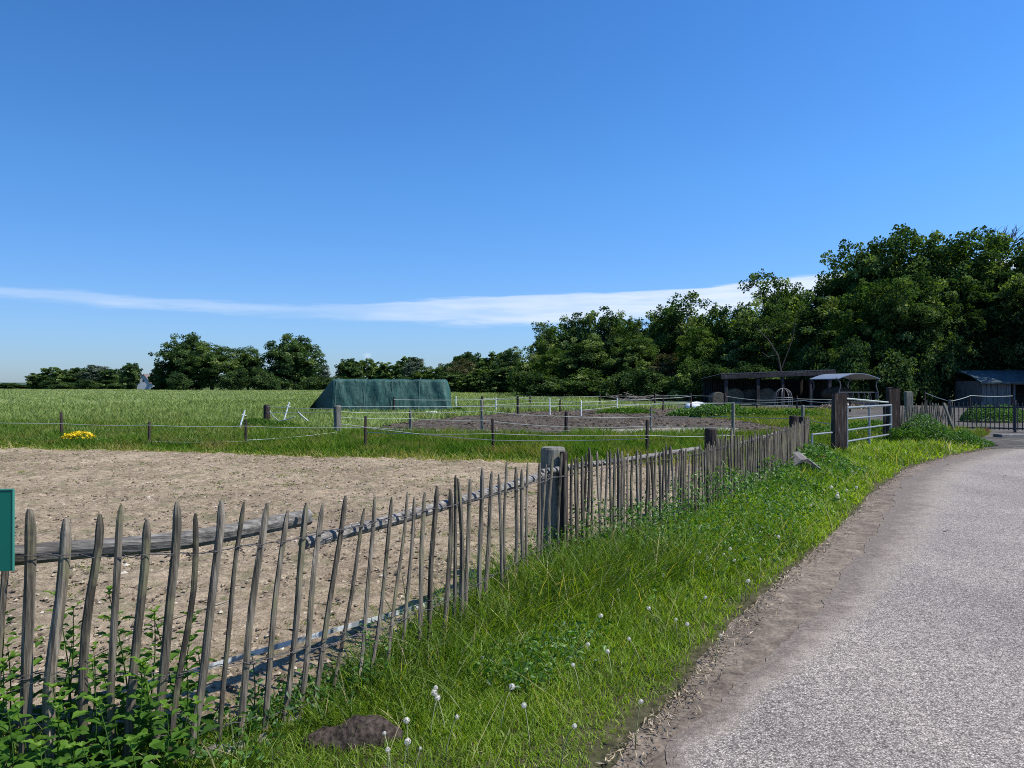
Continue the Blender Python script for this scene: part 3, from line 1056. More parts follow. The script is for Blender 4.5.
# clods and pebbles on the paddock
def peb(poly, n_dens, size, m, name, label, rg, z):
    p = scatter(poly, n_dens, rg)
    n = len(p)
    base = np.array([(1, 0, 0), (0, 1, 0), (-1, 0, 0), (0, -1, 0), (0, 0, 1), (0, 0, -1)], float)
    s = size * rg.uniform(.4, 1.6, n) ** 1.5
    B = base[None] * (s[:, None, None] * rg.uniform(.6, 1.3, (n, 6, 1))) * (1, 1, .6)
    a = rg.uniform(0, 6.28, n)
    R = np.stack([np.cos(a), -np.sin(a), np.sin(a), np.cos(a)], -1).reshape(n, 2, 2)
    B[:, :, :2] = np.einsum('nij,nkj->nki', R, B[:, :, :2])
    V = B + np.column_stack([p, np.full(n, z)])[:, None]
    f = np.array([(0, 1, 4), (1, 2, 4), (2, 3, 4), (3, 0, 4), (1, 0, 5), (2, 1, 5), (3, 2, 5), (0, 3, 5)])
    L = (np.arange(n) * 6)[:, None, None] + f
    o = obj(name, npmesh(name, V.reshape(-1, 3), L.ravel(), np.full(n * 8, 3), m, False, np.repeat(rg.random(n), 6)))
    tag(o, label, 'soil', None, 'stuff')


M_CLOD = leaf_mat('clod', [(0, (.08, .06, .042)), (.6, (.22, .175, .125)), (.96, (.34, .28, .2)), (1, (.5, .46, .38))], 0, (1, 1, 1), .01)
peb(paddock_poly, lambda x, y: np.where(y > 2.5, np.clip(300 * (5 / np.maximum(y, 3)) ** 1.5, 22, 300), 0), .012, M_CLOD, 'clod_gravel', 'loose dry clods and pebbles on the sandy paddock', rng, .03)
peb(paddock_poly, lambda x, y: np.where(y > 2.5, np.clip(34 * (6 / np.maximum(y, 3)) ** .9, 10, 34), 0), .02, M_CLOD, 'lump_gravel', 'larger trodden earth lumps on the sandy paddock', rng, .022)


M_SOILCLOD = leaf_mat('dark_clod', [(0, (.03, .024, .018)), (.6, (.085, .068, .052)), (1, (.17, .14, .11))], 0, (1, 1, 1), .0)
peb(soil_poly, lambda x, y: np.full(len(x), 9.0), .05, M_SOILCLOD, 'soil_gravel', 'dark earth clods of the tilled patch behind the tape fence', rng, .06)

# ------------------------------------------------------------------ picket fence
random.seed(4)
fence = empty('picket_fence', (float(FPXY[1][0]), float(FPXY[1][1]), 0), 'long curving fence of weathered split chestnut pales wired to rails beside the verge', 'fence')

PX_TOPS = [-52, -25, 4, 34.5, 64.5, 98, 124, 145, 174, 195, 219, 245, 263, 284, 307.5, 324.5, 345, 363, 374, 390, 406, 413, 425, 437, 449, 454.5, 459, 469, 481, 489, 500, 506, 515.5, 521, 527, 537, 545, 552, 560, 565]
PATHPX = np.array([f[0] for f in FP], float)
svals = [float(np.interp(p, PATHPX, FS)) for p in PX_TOPS]
s = svals[-1] + 0.085
while s < FS[-1]:
    svals.append(s)
    s += random.uniform(0.046, 0.088)
LEAN = {0: .1}
PBOT = {3: 20.6, 4: 55, 5: 83, 6: 107, 7: 130, 8: 159, 9: 176, 10: 198, 11: 222, 12: 246, 13: 268, 14: 289, 15: 303, 16: 322, 17: 338, 18: 358, 19: 370, 20: 388, 21: 402, 22: 415, 23: 426}


def picket_geom(s, i, mb):
    x, y, h, t = fence_at(s)
    h = h + random.gauss(0, 0.024 if i < 40 else .036)
    if i == 11: h += .0
    if i == 12: h -= 0.05
    big = {3: .026, 4: .025, 5: .0205, 6: .016, 7: .019, 8: .023, 9: .016, 10: .021, 11: .012, 12: .0185, 13: .018}.get(i, random.uniform(.012, .020)) * .93
    zb = -0.05
    topc = Vector((x, y, h))
    if i in PBOT:
        d = float(np.interp(PX_TOPS[i], PATHPX, [f[1] for f in FP]))
        bpx = PBOT[i]
        bx, by = float(np.interp(bpx, PATHPX, [at(f[0], f[1])[0] for f in FP])), d - .02
        bot = Vector((topc.x + (bpx - PX_TOPS[i]) / FPX * d * 1.0, y + 0.0, zb))
        off = Vector((bot.x - x, 0, 0))
        bot = Vector((x, y, zb)) + Vector((t[0], t[1], 0)) * (off.x / max(t[0], .5))
    else:
        bot = Vector((x, y, zb)) + Vector((t[0], t[1], 0)) * random.gauss(-0.05 if s < FS[10] else -0.012, .022)
    bot += Vector((-t[1], t[0], 0)) * random.gauss(0, .012)
    n = 8
    seg = 10
    ph = [random.uniform(0, 6.28) for _ in range(4)]
    wv = random.uniform(.006, .019)
    prof = [(math.cos(2 * math.pi * k / n + ph[0]) * random.uniform(.82, 1.1), math.sin(2 * math.pi * k / n + ph[0]) * random.uniform(.68, .95)) for k in range(n)]
    L = Vector((t[0], t[1], 0))
    D = Vector((-t[1], t[0], 0))
    V, F = [], []
    zs = [0, .1, .22, .34, .46, .58, .7, .8, .89, .945, .982, 1.0]
    sc = [1.0, 1.0, .98, 1.0, .96, .98, .94, .95, .95, .92, .66, .36]
    tipx = random.uniform(-.5, .5)
    for q, k_ in zip(zs, sc):
        c = bot.lerp(topc, q)
        c = c + L * (math.sin(q * 4.2 + ph[1]) * wv + math.sin(q * 9 + ph[2]) * wv * .35) + D * math.sin(q * 3 + ph[3]) * wv * .5
        if q > .92:
            c = c + L * tipx * big * (q - .92) / .08
        for (a, b) in prof:
            j = random.uniform(.93, 1.07)
            V.append(tuple(c + L * a * big * k_ * j + D * b * big * k_ * j))
    m_ = len(zs)
    for a in range(m_ - 1):
        for k in range(n):
            F.append((a * n + k, a * n + (k + 1) % n, (a + 1) * n + (k + 1) % n, (a + 1) * n + k))
    F.append(tuple(range(n))[::-1])
    F.append(tuple((m_ - 1) * n + k for k in range(n)))
    mb.add(V, F)
    return big


bigs = []
restmb = MB()
n_ind = 99
for i, s in enumerate(svals):
    if i < n_ind:
        mb = MB()
        bigs.append(picket_geom(s, i, mb))
        V = np.concatenate(mb.v)
        c = np.array([V[:8, 0].mean(), V[:8, 1].mean(), 0])
        me = npmesh('picket', V - c, mb.l, mb.c, M_PICKET, False)
        obj('picket', me, fence, tuple(c - np.array(fence.location)))
    else:
        bigs.append(picket_geom(s, i, restmb))
print('pickets', len(svals))
if restmb.v:
    o = restmb.build('picket', M_PICKET, fence)
    o['kind'] = 'stuff'
    o['label'] = 'dense distant pales near the field gate'


def side(s, k, z):
    x, y, h, t = fence_at(s)
    return Vector((x - t[1] * k, y + t[0] * k, z))


# rails on the field side of the pales
def srow(px):
    return float(np.interp(px, PATHPX, FS))


for (pa, za, pb, zb, r0, r1) in ((-60, .845, 318, .962, .046, .040), (312, .838, 556, .915, .040, .036), (548, .935, 705, .925, .032, .030)):
    sa, sb = srow(pa), srow(pb)
    P = []
    k = 9
    for j in range(k):
        u = j / (k - 1)
        P.append(side(sa, .068, za).lerp(side(sb, .068, zb), u) + Vector((0, 0, random.gauss(0, .004))))
    # follow the curve a little
    P = [p * .35 + side(sa + (sb - sa) * j / (k - 1), .068, za + (zb - za) * j / (k - 1)) * .65 for j, p in enumerate(P)]
    MB().tube(P, [r0 + (r1 - r0) * j / (k - 1) for j in range(k)], 9, 0.10, squash=.8).build('rail', M_RAIL, fence)
for (pa, za, pb, zb) in ((708, .86, 755, .86), (755, .86, 809, .86)):
    sa, sb = srow(pa), srow(pb)
    P = [side(sa + (sb - sa) * j / 5, .065, za) for j in range(6)]
    MB().tube(P, .03, 8, .08).build('rail', M_RAIL, fence)


def round_post(s, k, top, r, m, name='post', n=16):
    b = side(s, k, -.05)
    V = [b + Vector((0, 0, (top + .05) * q)) for q in (0, .3, .6, .9, .985)]
    mb = MB()
    mb.tube(V + [b + Vector((0, 0, top + .05))], [r * 1.03, r, r * .99, r * .98, r * .97, r * .86], n, .035)
    return mb.build(name, m, fence)


round_post(srow(570), .17, zat(448.5, 6.12), .105, M_POST)
round_post(srow(566), .03, zat(452, 6.1), .034, M_POSTDARK)
round_post(srow(724), .16, 1.10, .075, M_POSTDARK)
round_post(srow(803), .16, 1.06, .085, M_POSTDARK)
round_post(srow(-75) if False else 0.02, .17, 1.05, .09, M_POST)
round_post(FS[-1] - .05, .12, 1.02, .06, M_POSTDARK)

# twisted wires weaving past each pale
for zz, rr in ((.87, .0022), (.36, .002), (.10, .0018)):
    for strand in (0, 1):
        P = []
        for i, s in enumerate(svals):
            x, y, h, t = fence_at(s)
            zt = zz + (0.02 if zz > .8 else 0) + math.sin(i * 1.7 + zz * 9) * .006 + (.035 * math.sin(s * 2.0) if zz < .8 else 0)
            b = bigs[i]
            sd = -1 if (i + strand) % 2 == 0 else 1
            if zz > .8:
                sd = -1 if strand == 0 else 1
            # lean offset of the pale
            lean = 0
            if i in PBOT:
                dd_ = float(np.interp(PX_TOPS[i], PATHPX, [f[1] for f in FP]))
                lean = (PBOT[i] - PX_TOPS[i]) / FPX * dd_ / max(t[0], .5) * (1 - zt / h)
            c = Vector((x + t[0] * lean, y + t[1] * lean, zt))
            Dn = Vector((-t[1], t[0], 0))
            P.append(c + Dn * sd * (b * 1.02 + .003))
            if i + 1 < len(svals) and (svals[i + 1] - s) > .05:
                s2 = (s + svals[i + 1]) / 2
                x2, y2, h2, t2 = fence_at(s2)
                P.append(Vector((x2, y2, zt + random.gauss(0, .004))) + Vector((t2[0], t2[1], 0)) * lean * .8)
        MB().tube(P, rr, 4).build('wire', M_WIRE, fence)
# wire loops round pales (near ones)
for i in range(2, 34):
    s = svals[i]
    x, y, h, t = fence_at(s)
    for zz in (.885, .37):
        lean = 0
        if i in PBOT:
            dd_ = float(np.interp(PX_TOPS[i], PATHPX, [f[1] for f in FP]))
            lean = (PBOT[i] - PX_TOPS[i]) / FPX * dd_ / max(t[0], .5) * (1 - zz / h)
        c = Vector((x + t[0] * lean, y + t[1] * lean, zz))
        T, D = Vector((t[0], t[1], 0)), Vector((-t[1], t[0], 0))
        b = bigs[i] * 1.12
        P = [c + T * math.cos(a) * b + D * math.sin(a) * b * .95 + Vector((0, 0, .008 * math.sin(a + i))) for a in np.linspace(0, 6.283, 11)]
        MB().tube(P, .0021, 4, cap=False).build('wire_loop', M_WIRE, fence)

# loose single wire sagging in front at the near end
MB().tube([(-2.35, 3.02, .30), (-2.02, 3.14, .36), (-1.75, 3.2, .47), (-1.55, 3.35, .56), (-1.3, 3.6, .6)], .0018, 4).build('loose_wire', M_WIRE)
tag(bpy.data.objects['loose_wire'], 'thin loose strand of wire slanting across the pales above the nettles', 'wire')

# checkered electric tape running low behind the fence
mb = MB()
tp = [(-40, 3.55, .06), (60, 3.62, .10), (120, 3.72, .13), (180, 3.85, .15), (250, 4.1, .17), (330, 4.42, .19), (400, 4.8, .19), (440, 5.1, .18), (500, 5.85, .16), (560, 6.6, .2), (640, 8.0, .2), (690, 9.2, .25)]
tp = [Vector(at(a, b, c)) for a, b, c in tp]
V, F = [], []
for i, p in enumerate(tp):
    V += [p + Vector((0, 0, -.014)), p + Vector((0, -.003, .014)), p + Vector((0, .003, .014)), p + Vector((0, .003, -.014))]
for i in range(len(tp) - 1):
    for k in range(4):
        F.append((4 * i + k, 4 * i + (k + 1) % 4, 4 * i + 4 + (k + 1) % 4, 4 * i + 4 + k))
mb.add([tuple(v) for v in V], F)
m_, nt_, out_ = mat('checked_tape')
tc_ = N(nt_, 'ShaderNodeTexCoord')
ck = N(nt_, 'ShaderNodeTexWave', wave_type='BANDS', bands_direction='X')
ck.inputs['Scale'].default_value = 2.4
ck.inputs['Distortion'].default_value = 1.5
nt_.links.new(tc_.outputs['Object'], ck.inputs['Vector'])
principled(nt_, out_, ramp(nt_, ck.outputs[0], [(.35, (.22, .25, .26)), (.6, (.50, .52, .52))]), .5, .3)
o = mb.build('electric_tape', m_)
tag(o, 'pale banded tape running low behind the near pales over the sandy ground', 'tape')

# green sign at the near end
sg = empty('green_sign', at(-12, 3.1, .85), 'plain dark green rectangular sign board fixed to the first pales of the picket fence', 'sign')
x1 = (14 - 512) / FPX * 3.1
x1 -= .03
x0 = x1 - .50
zt_, zb_ = zat(491, 3.1), zat(573, 3.1)
mb = MB()
mb.beam((x0, 3.06, (zt_ + zb_) / 2), (x1, 3.14, (zt_ + zb_) / 2), .006, zt_ - zb_)
mb.build('sign_panel', M_SIGN, sg)
mb = MB()
mb.beam((x0, 3.06, zt_ + .001), (x1 + .003, 3.14, zt_ + .001), .012, .005)
mb.beam((x1 + .002, 3.14, zb_), (x1 + .002, 3.14, zt_ - .002), .005, .012, up=(0, 1, 0))
mb.build('sign_rim', M_SIGNEDGE, sg)


# ------------------------------------------------------------------ nettles and weeds at the fence foot
def nettle_leaf(V, F, T, base, direc, up, L, W, rng_, tint):
    """serrated pointed leaf folded on its midrib."""
    direc = direc.normalized()
    side_ = direc.cross(up).normalized()
    upn = side_.cross(direc).normalized()
    n = 7
    b0 = len(V)
    prof = [0.02, .62, 1.0, .9, .68, .40, 0.0]
    for i in range(n):
        q = i / (n - 1)
        c = base + direc * (L * q) - Vector((0, 0, 1)) * (L * .35 * q * q)
        w = W * .5 * prof[i]
        ser = (1.0 if i % 2 else .86)
        V.append(c)
        V.append(c + side_ * w * ser + upn * w * .35 + direc * .06 * L * (i % 2))
        V.append(c - side_ * w * ser + upn * w * .35 + direc * .06 * L * (i % 2))
        T.extend([tint * .8, tint, tint])
    for i in range(n - 1):
        a = b0 + 3 * i
        F.append((a, a + 3, a + 4, a + 1))
        F.append((a, a + 2, a + 5, a + 3))


def make_nettle(x, y, z, H, leafL, label, group, name='nettle', m=None, pairs=None, W=.62, zsp=None):
    V, F, T = [], [], []
    rg = random
    lean = Vector((rg.gauss(0, .10), rg.gauss(0, .10), 1)).normalized()
    pr = pairs or max(4, int(H / .042))
    ang = rg.uniform(0, 3.14)
    stem_pts = []
    for j in range(pr + 1):
        q = j / pr
        stem_pts.append(lean * (H * q) + Vector((math.sin(q * 3) * .02, 0, 0)))
    for j in range(1, pr + 1):
        q = j / pr
        c = stem_pts[j]
        ang += math.pi / 2 + rg.gauss(0, .25)
        sz = leafL * (1.15 - .75 * q) * rg.uniform(.8, 1.2) * (1 if q > .2 else .7)
        for s_ in (0, math.pi):
            a = ang + s_ + rg.gauss(0, .15)
            d = Vector((math.cos(a), math.sin(a), .25 + .5 * q + rg.gauss(0, .12)))
            nettle_leaf(V, F, T, c + d * .015, d, Vector((0, 0, 1)), sz, sz * W, rg, min(1, max(0, .25 + .55 * q + rg.gauss(0, .15))))
    for s_ in range(4):
        a = ang + s_ * 1.57
        nettle_leaf(V, F, T, stem_pts[-1], Vector((math.cos(a), math.sin(a), 1.2)), Vector((0, 0, 1)), leafL * .3, leafL * .18, rg, .95)
    # stem
    b = len(V)
    n = 5
    for j, p in enumerate(stem_pts):
        r_ = .0045 * (1 - .6 * j / pr)
        for k in range(n):
            a = 6.283 * k / n
            V.append(p + Vector((math.cos(a) * r_, math.sin(a) * r_, 0)))
            T.append(.35)
    for j in range(pr):
        for k in range(n):
            F.append((b + j * n + k, b + j * n + (k + 1) % n, b + (j + 1) * n + (k + 1) % n, b + (j + 1) * n + k))
    loops = [i for f in F for i in f]
    me = npmesh(name, [tuple(v) for v in V], loops, [len(f) for f in F], m or G_NETTLE, False, T)
    o = obj(name, me, None, (x, y, z))
    return tag(o, label, 'plant', group)


nettle_spots = [(-8, 3.05, .42), (12, 2.92, .34), (-14, 3.3, .5), (28, 3.05, .30), (48, 2.95, .32), (46, 3.5, .36), (62, 3.45, .5), (76, 3.0, .34), (72, 3.6, .52), (92, 3.15, .40), (104, 3.5, .44), (112, 3.0, .30), (132, 3.5, .56), (128, 3.12, .38), (150, 3.2, .40), (146, 3.6, .44), (166, 3.5, .46), (160, 3.05, .26), (180, 3.35, .34), (176, 3.62, .42), (188, 3.1, .25), (20, 3.55, .40), (34, 2.8, .22), (70, 2.8, .22), (100, 2.85, .24), (134, 2.85, .24), (0, 2.8, .26), (196, 3.5, .30), (88, 3.4, .36), (118, 3.3, .34), (54, 3.2, .3), (6, 3.35, .38), (140, 3.35, .36)]
for i, (px, d, H) in enumerate(nettle_spots):
    x, y, _ = at(px, d)
    make_nettle(x, y, .0, H * 1.2, random.uniform(.085, .135), 'dark green stinging nettle in the thicket around the first fence pales', 'nettles around the first pales')
# bright creeper sprigs climbing the wires
for (px, d, H, lab) in ((352, 3.75, .42, 'bright green leafy sprig against the pales beside the brown stone'), (366, 3.82, .36, 'second light green sprig standing just behind the brown stone'), (384, 3.85, .30, 'short light green sprig among grass near the dandelion clocks'), (418, 4.5, .40, 'light green shoot with round leaves climbing the pales'), (250, 3.5, .36, 'broad leaved green shoot between pales above the rubble stones')):
    x, y, _ = at(px, d)
    make_nettle(x, y, 0, H, .06, lab, None, 'leafy_weed', G_LEAF, pairs=8, W=.75)
for i, (px, d, H) in enumerate([(540, 5.0, .34), (552, 5.2, .30), (530, 5.1, .26), (640, 6.3, .42), (655, 6.4, .46), (668, 6.6, .44), (678, 6.9, .42), (648, 6.1, .36), (690, 7.0, .4), (662, 6.2, .34)]):
    x, y, _ = at(px, d)
    tag(make_nettle(x, y, .05, H, .07, 'x', None, 'tall_weed', G_LEAF, pairs=9, W=.5), 'pale leafed upright weed in the clump at the fence middle' if i > 2 else 'pale leafed weed low beside the big round fence post', 'plant', 'upright weeds by the pales' if i > 2 else 'weeds beside the round post')

# ------------------------------------------------------------------ dandelion clocks
M_CLOCK = leaf_mat('dandelion_fluff', [(0, (.62, .58, .50)), (1, (.88, .84, .76))], .4, (1, 1, 1), .02)
M_STEMG = flat_mat('pale_stem', (.22, .24, .11), .6, .2)


def dandelion_meshes(sd):
    rg = np.random.default_rng(sd)
    n = 150
    d = rg.normal(0, 1, (n, 3))
    d /= np.linalg.norm(d, axis=1)[:, None]
    R = .021
    V, L = [], []
    # radiating pappus hairs ending in little stars
    u = np.cross(d, rg.normal(0, 1, (n, 3)))
    u /= np.linalg.norm(u, axis=1)[:, None]
    v = np.cross(d, u)
    tip = d * R * rg.uniform(.88, 1.05, n)[:, None]
    A = [tip + u * .0045, tip - u * .0022 + v * .0038, tip - u * .0022 - v * .0038]
    V = np.stack(A, 1).reshape(-1, 3)
    hair0 = np.stack([d * .003 + u * .0004, d * .003 - u * .0004, tip], 1).reshape(-1, 3)
    VV = np.concatenate([V, hair0])
    nf = 2 * n
    t = np.repeat(rg.random(nf), 3)
    # seed core
    me = npmesh('seed_head', VV, np.arange(len(VV)), np.full(nf, 3), M_CLOCK, False, t)
    return me


CLK = [dandelion_meshes(i) for i in range(3)]


def dandelion(x, y, z, H, label, group, sc=1.0, k=0):
    e = empty('dandelion', (x, y, z), label, 'flower', group)
    lx, ly = random.gauss(0, .04), random.gauss(0, .03)
    top = Vector((lx, ly, H))
    P = [Vector((0, 0, 0)), Vector((lx * .2, ly * .2, H * .4)), Vector((lx * .6, ly * .6, H * .8)), top]
    mb = MB().tube(P, [.003, .0027, .0022, .002], 5)
    me = npmesh('stem', np.concatenate(mb.v), mb.l, mb.c, M_STEMG, True)
    obj('stem', me, e)
    c = obj('seed_head', CLK[k % 3], e, tuple(top))
    c.scale = (sc,) * 3
    c.rotation_euler = (random.uniform(0, 3), random.uniform(0, 3), 0)
    return e


def dand_at(px, py, d, label, group, sc=1.0, k=0):
    z = .22 if py > 670 else .17
    sc = sc * random.uniform(.42, .72)
    d = (CAMH - z) * FPX / (py - HZ)
    x, y, _ = at(px, d)
    g0 = float(ground_z(x, y)[0])
    dandelion(x, y, g0, max(.05, z - g0), label, group, sc, k)


D1 = 'white dandelion seed head in the loose bunch beside the brown stone'
for k, (px, py, d) in enumerate(((437, 684, 3.55), (446, 695, 3.5), (430, 700, 3.45), (408, 719, 3.45), (445, 717, 3.4), (392, 738, 3.3), (388, 746, 3.2), (403, 741, 3.25), (412, 747, 3.2))):
    dand_at(px, py, d, D1, 'dandelions beside the brown stone', 1.0 if k not in (5, 8) else .6, k)
D2 = 'white dandelion seed head scattered in the open grass of the verge'
for k, (px, py, d) in enumerate(((567, 642, 4.5), (656, 606, 5.6), (696, 597, 6.1), (599, 615, 5.1), (677, 619, 5.3), (696, 552, 7.0), (704, 551, 7.1), (708, 557, 6.9), (729, 549, 7.2), (731, 554, 7.1), (737, 560, 7.0), (764, 532, 8.1), (781, 537, 8.0), (822, 489, 12.0), (530, 707, 3.6), (715, 637, 5.0), (787, 518, 9.0), (604, 560, 0), (622, 590, 0), (640, 640, 0), (580, 668, 0), (612, 655, 0), (660, 575, 0), (745, 580, 0), (760, 560, 0), (690, 625, 0), (560, 720, 0), (476, 660, 0), (500, 690, 0), (635, 700, 0), (810, 505, 0), (848, 500, 0))):
    dand_at(px, py, d, D2, 'dandelions in the open verge', 1.0 + .1 * (d > 6), k)
D3 = 'white blossom clump in the grass near the field gate'
for k, (px, py, d) in enumerate(((833, 487, 12.2), (836, 493, 12.0), (840, 496, 11.8), (848, 490, 12.2), (855, 487, 12.3), (858, 455, 17.0), (862, 450, 17.2), (868, 458, 16.8), (877, 456, 17.2))):
    dand_at(px, py, d, D3, 'white blossoms near the gate', 1.8, k)


# ------------------------------------------------------------------ stones
def rock(name, loc, size, m, label, seed, cat='stone', sub=3, rough=.18, group=None):
    rg = np.random.default_rng(seed)
    import bmesh
    bm = bmesh.new()
    bmesh.ops.create_icosphere(bm, subdivisions=sub, radius=1.0)
    ax = rg.normal(0, 1, (6, 3))
    for v in bm.verts:
        c = np.array(v.co)
        f = 1 + rough * sum(math.sin(a @ c * 1.7 + i) for i, a in enumerate(ax)) / 6 + rg.normal(0, .012)
        v.co = Vector((c[0] * size[0] * f, c[1] * size[1] * f, max(c[2], -.6) * size[2] * f))
    me = bpy.data.meshes.new(name)
    bm.to_mesh(me)
    bm.free()
    me.materials.append(m)
    for p in me.polygons:
        p.use_smooth = True
    o = obj(name, me, None, loc)
    return tag(o, label, cat, group)


M_BROWNSTONE = flat_mat('brown_stone', (.052, .040, .032), .95, .75, 42, .1, 0, .05)
M_PALESTONE = flat_mat('pale_stone', (.17, .155, .135), .95, .6, 18, .2, 0, .01)
s1 = rock('stone', (-.70, 3.36, .05), (.20, .085, .095), M_BROWNSTONE, 'rounded red brown stone lump half sunk in the grass beside the dandelions', 5, rough=.35)
for v in s1.data.vertices:
    v.co.z *= 1 - .30 * math.exp(-((v.co.x + .06) / .05) ** 2)
    v.co.z += .012 * math.sin(v.co.x * 60 + v.co.y * 40)
s1.rotation_euler = (0, -0.06, .22)
for i, (px, d, sx, sz, lab) in enumerate(((222, 3.30, .10, .055, 'pale grey rubble stone at the fence foot, largest of its row'), (243, 3.36, .07, .05, 'grey rubble stone lying beside the largest rubble piece'), (262, 3.42, .06, .05, 'small pale rubble stone between two fence pales'), (296, 3.62, .09, .05, 'flat grey rubble stone ending the row behind the brown stone'), (178, 3.32, .08, .05, 'grey rubble stone half hidden by the nettles'))):
    x, y, _ = at(px, d)
    rock('rubble_stone', (x, y, .015), (sx * .75, sx * .5, sz * .8), M_PALESTONE, lab, 20 + i, sub=2, rough=.5)

# curved weathered trough edge half buried by the far end of the fence
M_TROUGH = wood_mat('grey_trough', [(0.3, (0.10, 0.09, 0.08)), (0.6, (0.26, 0.24, 0.22)), (0.85, (0.42, 0.40, 0.37))], sc=(6, 30, 30), bd=.006)
tr = empty('feed_trough', at(800, 12.6, 0), 'grey weathered curved trough lying tipped in the weeds at the fence end', 'trough')
cx, cy = at(800, 12.6)[:2]
prof = [(-.27, .26), (-.18, .35), (-.05, .44), (.03, .45), (.12, .39), (.24, .28)]
P = [Vector((cx + a, cy - .05, z)) for a, z in prof]
V, F = [], []
for i, p in enumerate(P):
    t_ = (P[min(i + 1, 5)] - P[max(i - 1, 0)]).normalized()
    nn_ = Vector((-t_.z, 0, t_.x))
    for (o1, o2) in ((0, -.14), (.05, -.14), (.05, .22), (0, .22)):
        V.append(tuple(p + nn_ * (o1 - .04) + Vector((0, o2, o2 * .25))))
for i in range(5):
    for k in range(4):
        F.append((4 * i + k, 4 * i + (k + 1) % 4, 4 * i + 4 + (k + 1) % 4, 4 * i + 4 + k))
F += [(3, 2, 1, 0), (20, 21, 22, 23)]
mb = MB(); mb.add(V, F); mb.build('trough_shell', M_TROUGH, tr)
mb = MB().tube([Vector((cx - .3, cy - .2, .23)), Vector((cx - .05, cy - .22, .415)), Vector((cx + .04, cy - .22, .425)), Vector((cx + .27, cy - .2, .25))], .016, 7)
mb.build('trough_rim', M_TROUGH, tr)
M_RUST = flat_mat('rusty_iron', (.16, .035, .02), .8, .4, 20)
b_ = at(817, 13.8)
mb = MB().tube([Vector((b_[0] - .03, b_[1], 0)), Vector((b_[0] - .03, b_[1], .28)), Vector((b_[0] + .03, b_[1], .33)), Vector((b_[0] + .16, b_[1], .34))], .014, 7)
tag(mb.build('iron_stake', M_RUST, None, b_), 'bent rusty red iron stake beside the tipped trough', 'stake')


# ------------------------------------------------------------------ wire and tape fences
def tape(name, pts, parent, m=M_TAPE, hh=.014, sag=.03, th=.006, n=5):
    hh = hh * .68
    mb = MB()
    V, F = [], []
    P = []
    for a, b in zip(pts[:-1], pts[1:]):
        a, b = Vector(a), Vector(b)
        for i in range(n):
            u = i / n
            P.append(a.lerp(b, u) - Vector((0, 0, sag * 4 * u * (1 - u))))
    P.append(Vector(pts[-1]))
    mb.tube(P, hh, 4)
    return mb.build(name, m, parent)


def wfence(name, label, posts, heights, rows, m_post, rpost=.035, tapes=None, hh=.012, group=None):
    """posts: (px, d, topz, radius, mat); tapes: list of z lists."""
    p0 = at(posts[0][0], posts[0][1])
    e = empty(name, p0, label, 'fence', group)
    for (px, d, tz, r_, m) in posts:
        x, y, _ = at(px, d)
        lx = random.gauss(0, .015)
        mb = MB().tube([(x, y, -.05), (x + lx * .5, y, tz * .5), (x + lx, y, tz * .97), (x + lx, y, tz)], [r_, r_, r_ * .97, r_ * .8], 8, .06)
        mb.build('post', m, e)
    for zs in rows:
        pts = [(*at(px, d)[:2], z) for (px, d, _, _, _), z in zip(posts, zs) if z is not None]
        pts = [(x, y - .05, z) for x, y, z in pts]
        tape('tape', pts, e, hh=hh)
    return e


D, W, PK = M_POSTDARK, M_PLASTIC, M_POST
# front fence along the paddock
A = [(-60, 23.5, .9, .035, D), (62, 22.2, .86, .04, D), (149, 20.3, .66, .038, D), (246, 19.6, .76, .035, D), (365.5, 18.7, .87, .035, D), (493.5, 17.8, .84, .033, D), (647, 16.9, .86, .036, D)]
wfence('wire_fence', 'low wire fence on thin dark posts along the far edge of the sandy paddock', A, None,
       [[.55, .52, .57, .58, .60, .35 + .0, .45]], None, hh=.010)
f2 = bpy.data.objects['wire_fence']
tape('tape', [(*at(246, 19.55)[:2], .22), (*at(337, 23.3)[:2], .20)], f2, hh=.014)
tape('tape', [(*at(365.5, 18.65)[:2], .48), (*at(493.5, 17.75)[:2], .50), (*at(647, 16.85)[:2], .52), (*at(735, 17.2)[:2], .50)], f2, hh=.010)
tape('tape', [(*at(62, 22.1)[:2], .12), (*at(149, 20.2)[:2], .15), (*at(246, 19.5)[:2], .20)], f2, hh=.008)
# main tape fence with thick corner posts
B = [(266.7, 31.0, .85, .13, D), (337.8, 24.2, .99, .12, PK), (410.5, 26.0, .78, .045, PK), (482, 25.4, 1.14, .045, PK), (566, 24.8, .78, .055, D), (651, 25, .93, .04, PK), (733, 22.6, 1.12, .055, PK), (803, 20.2, 1.10, .05, PK), (836, 17.6, 1.1, .02, D)]
wfence('tape_fence', 'white tape fence with thick corner posts in front of the tilled patch', B, None,
       [[.78, .88, None, None, None, None, None, None, None],
        [.55, .80, .70, .78, .62, .60, .72, .75, .72],
        [None, .62, .50, .47, .28, .30, .40, None, None],
        [None, .42, .12, .15, .16, .18, .16, .24, .2],
        [None, .95, None, None, None, None, 1.10, 1.22, 1.24]], None, hh=.013)
C = [(394, 42, 1.02, .05, D), (496, 44, .95, .027, W), (518, 42.5, 1.06, .075, D), (550, 41, .95, .027, W), (560, 46, .85, .05, D), (581, 40, .85, .025, W), (617, 46, .9, .025, W), (663, 50, 1.0, .06, D), (691, 53, 1.1, .06, D)]
wfence('back_tape_fence', 'tape fence of mixed dark and white posts between the green stack and the meadow', C, None,
       [[.85, .83, .90, .86, .80, .75, .75, .8, .9], [.5, .42, .45, .5, .45, .35, .4, .5, .5]], None, hh=.018)
C2 = [(456, 50, .95, .03, W), (482.5, 46, 1.0, .075, D), (530, 56, .95, .06, D), (600, 60, .95, .06, D)]
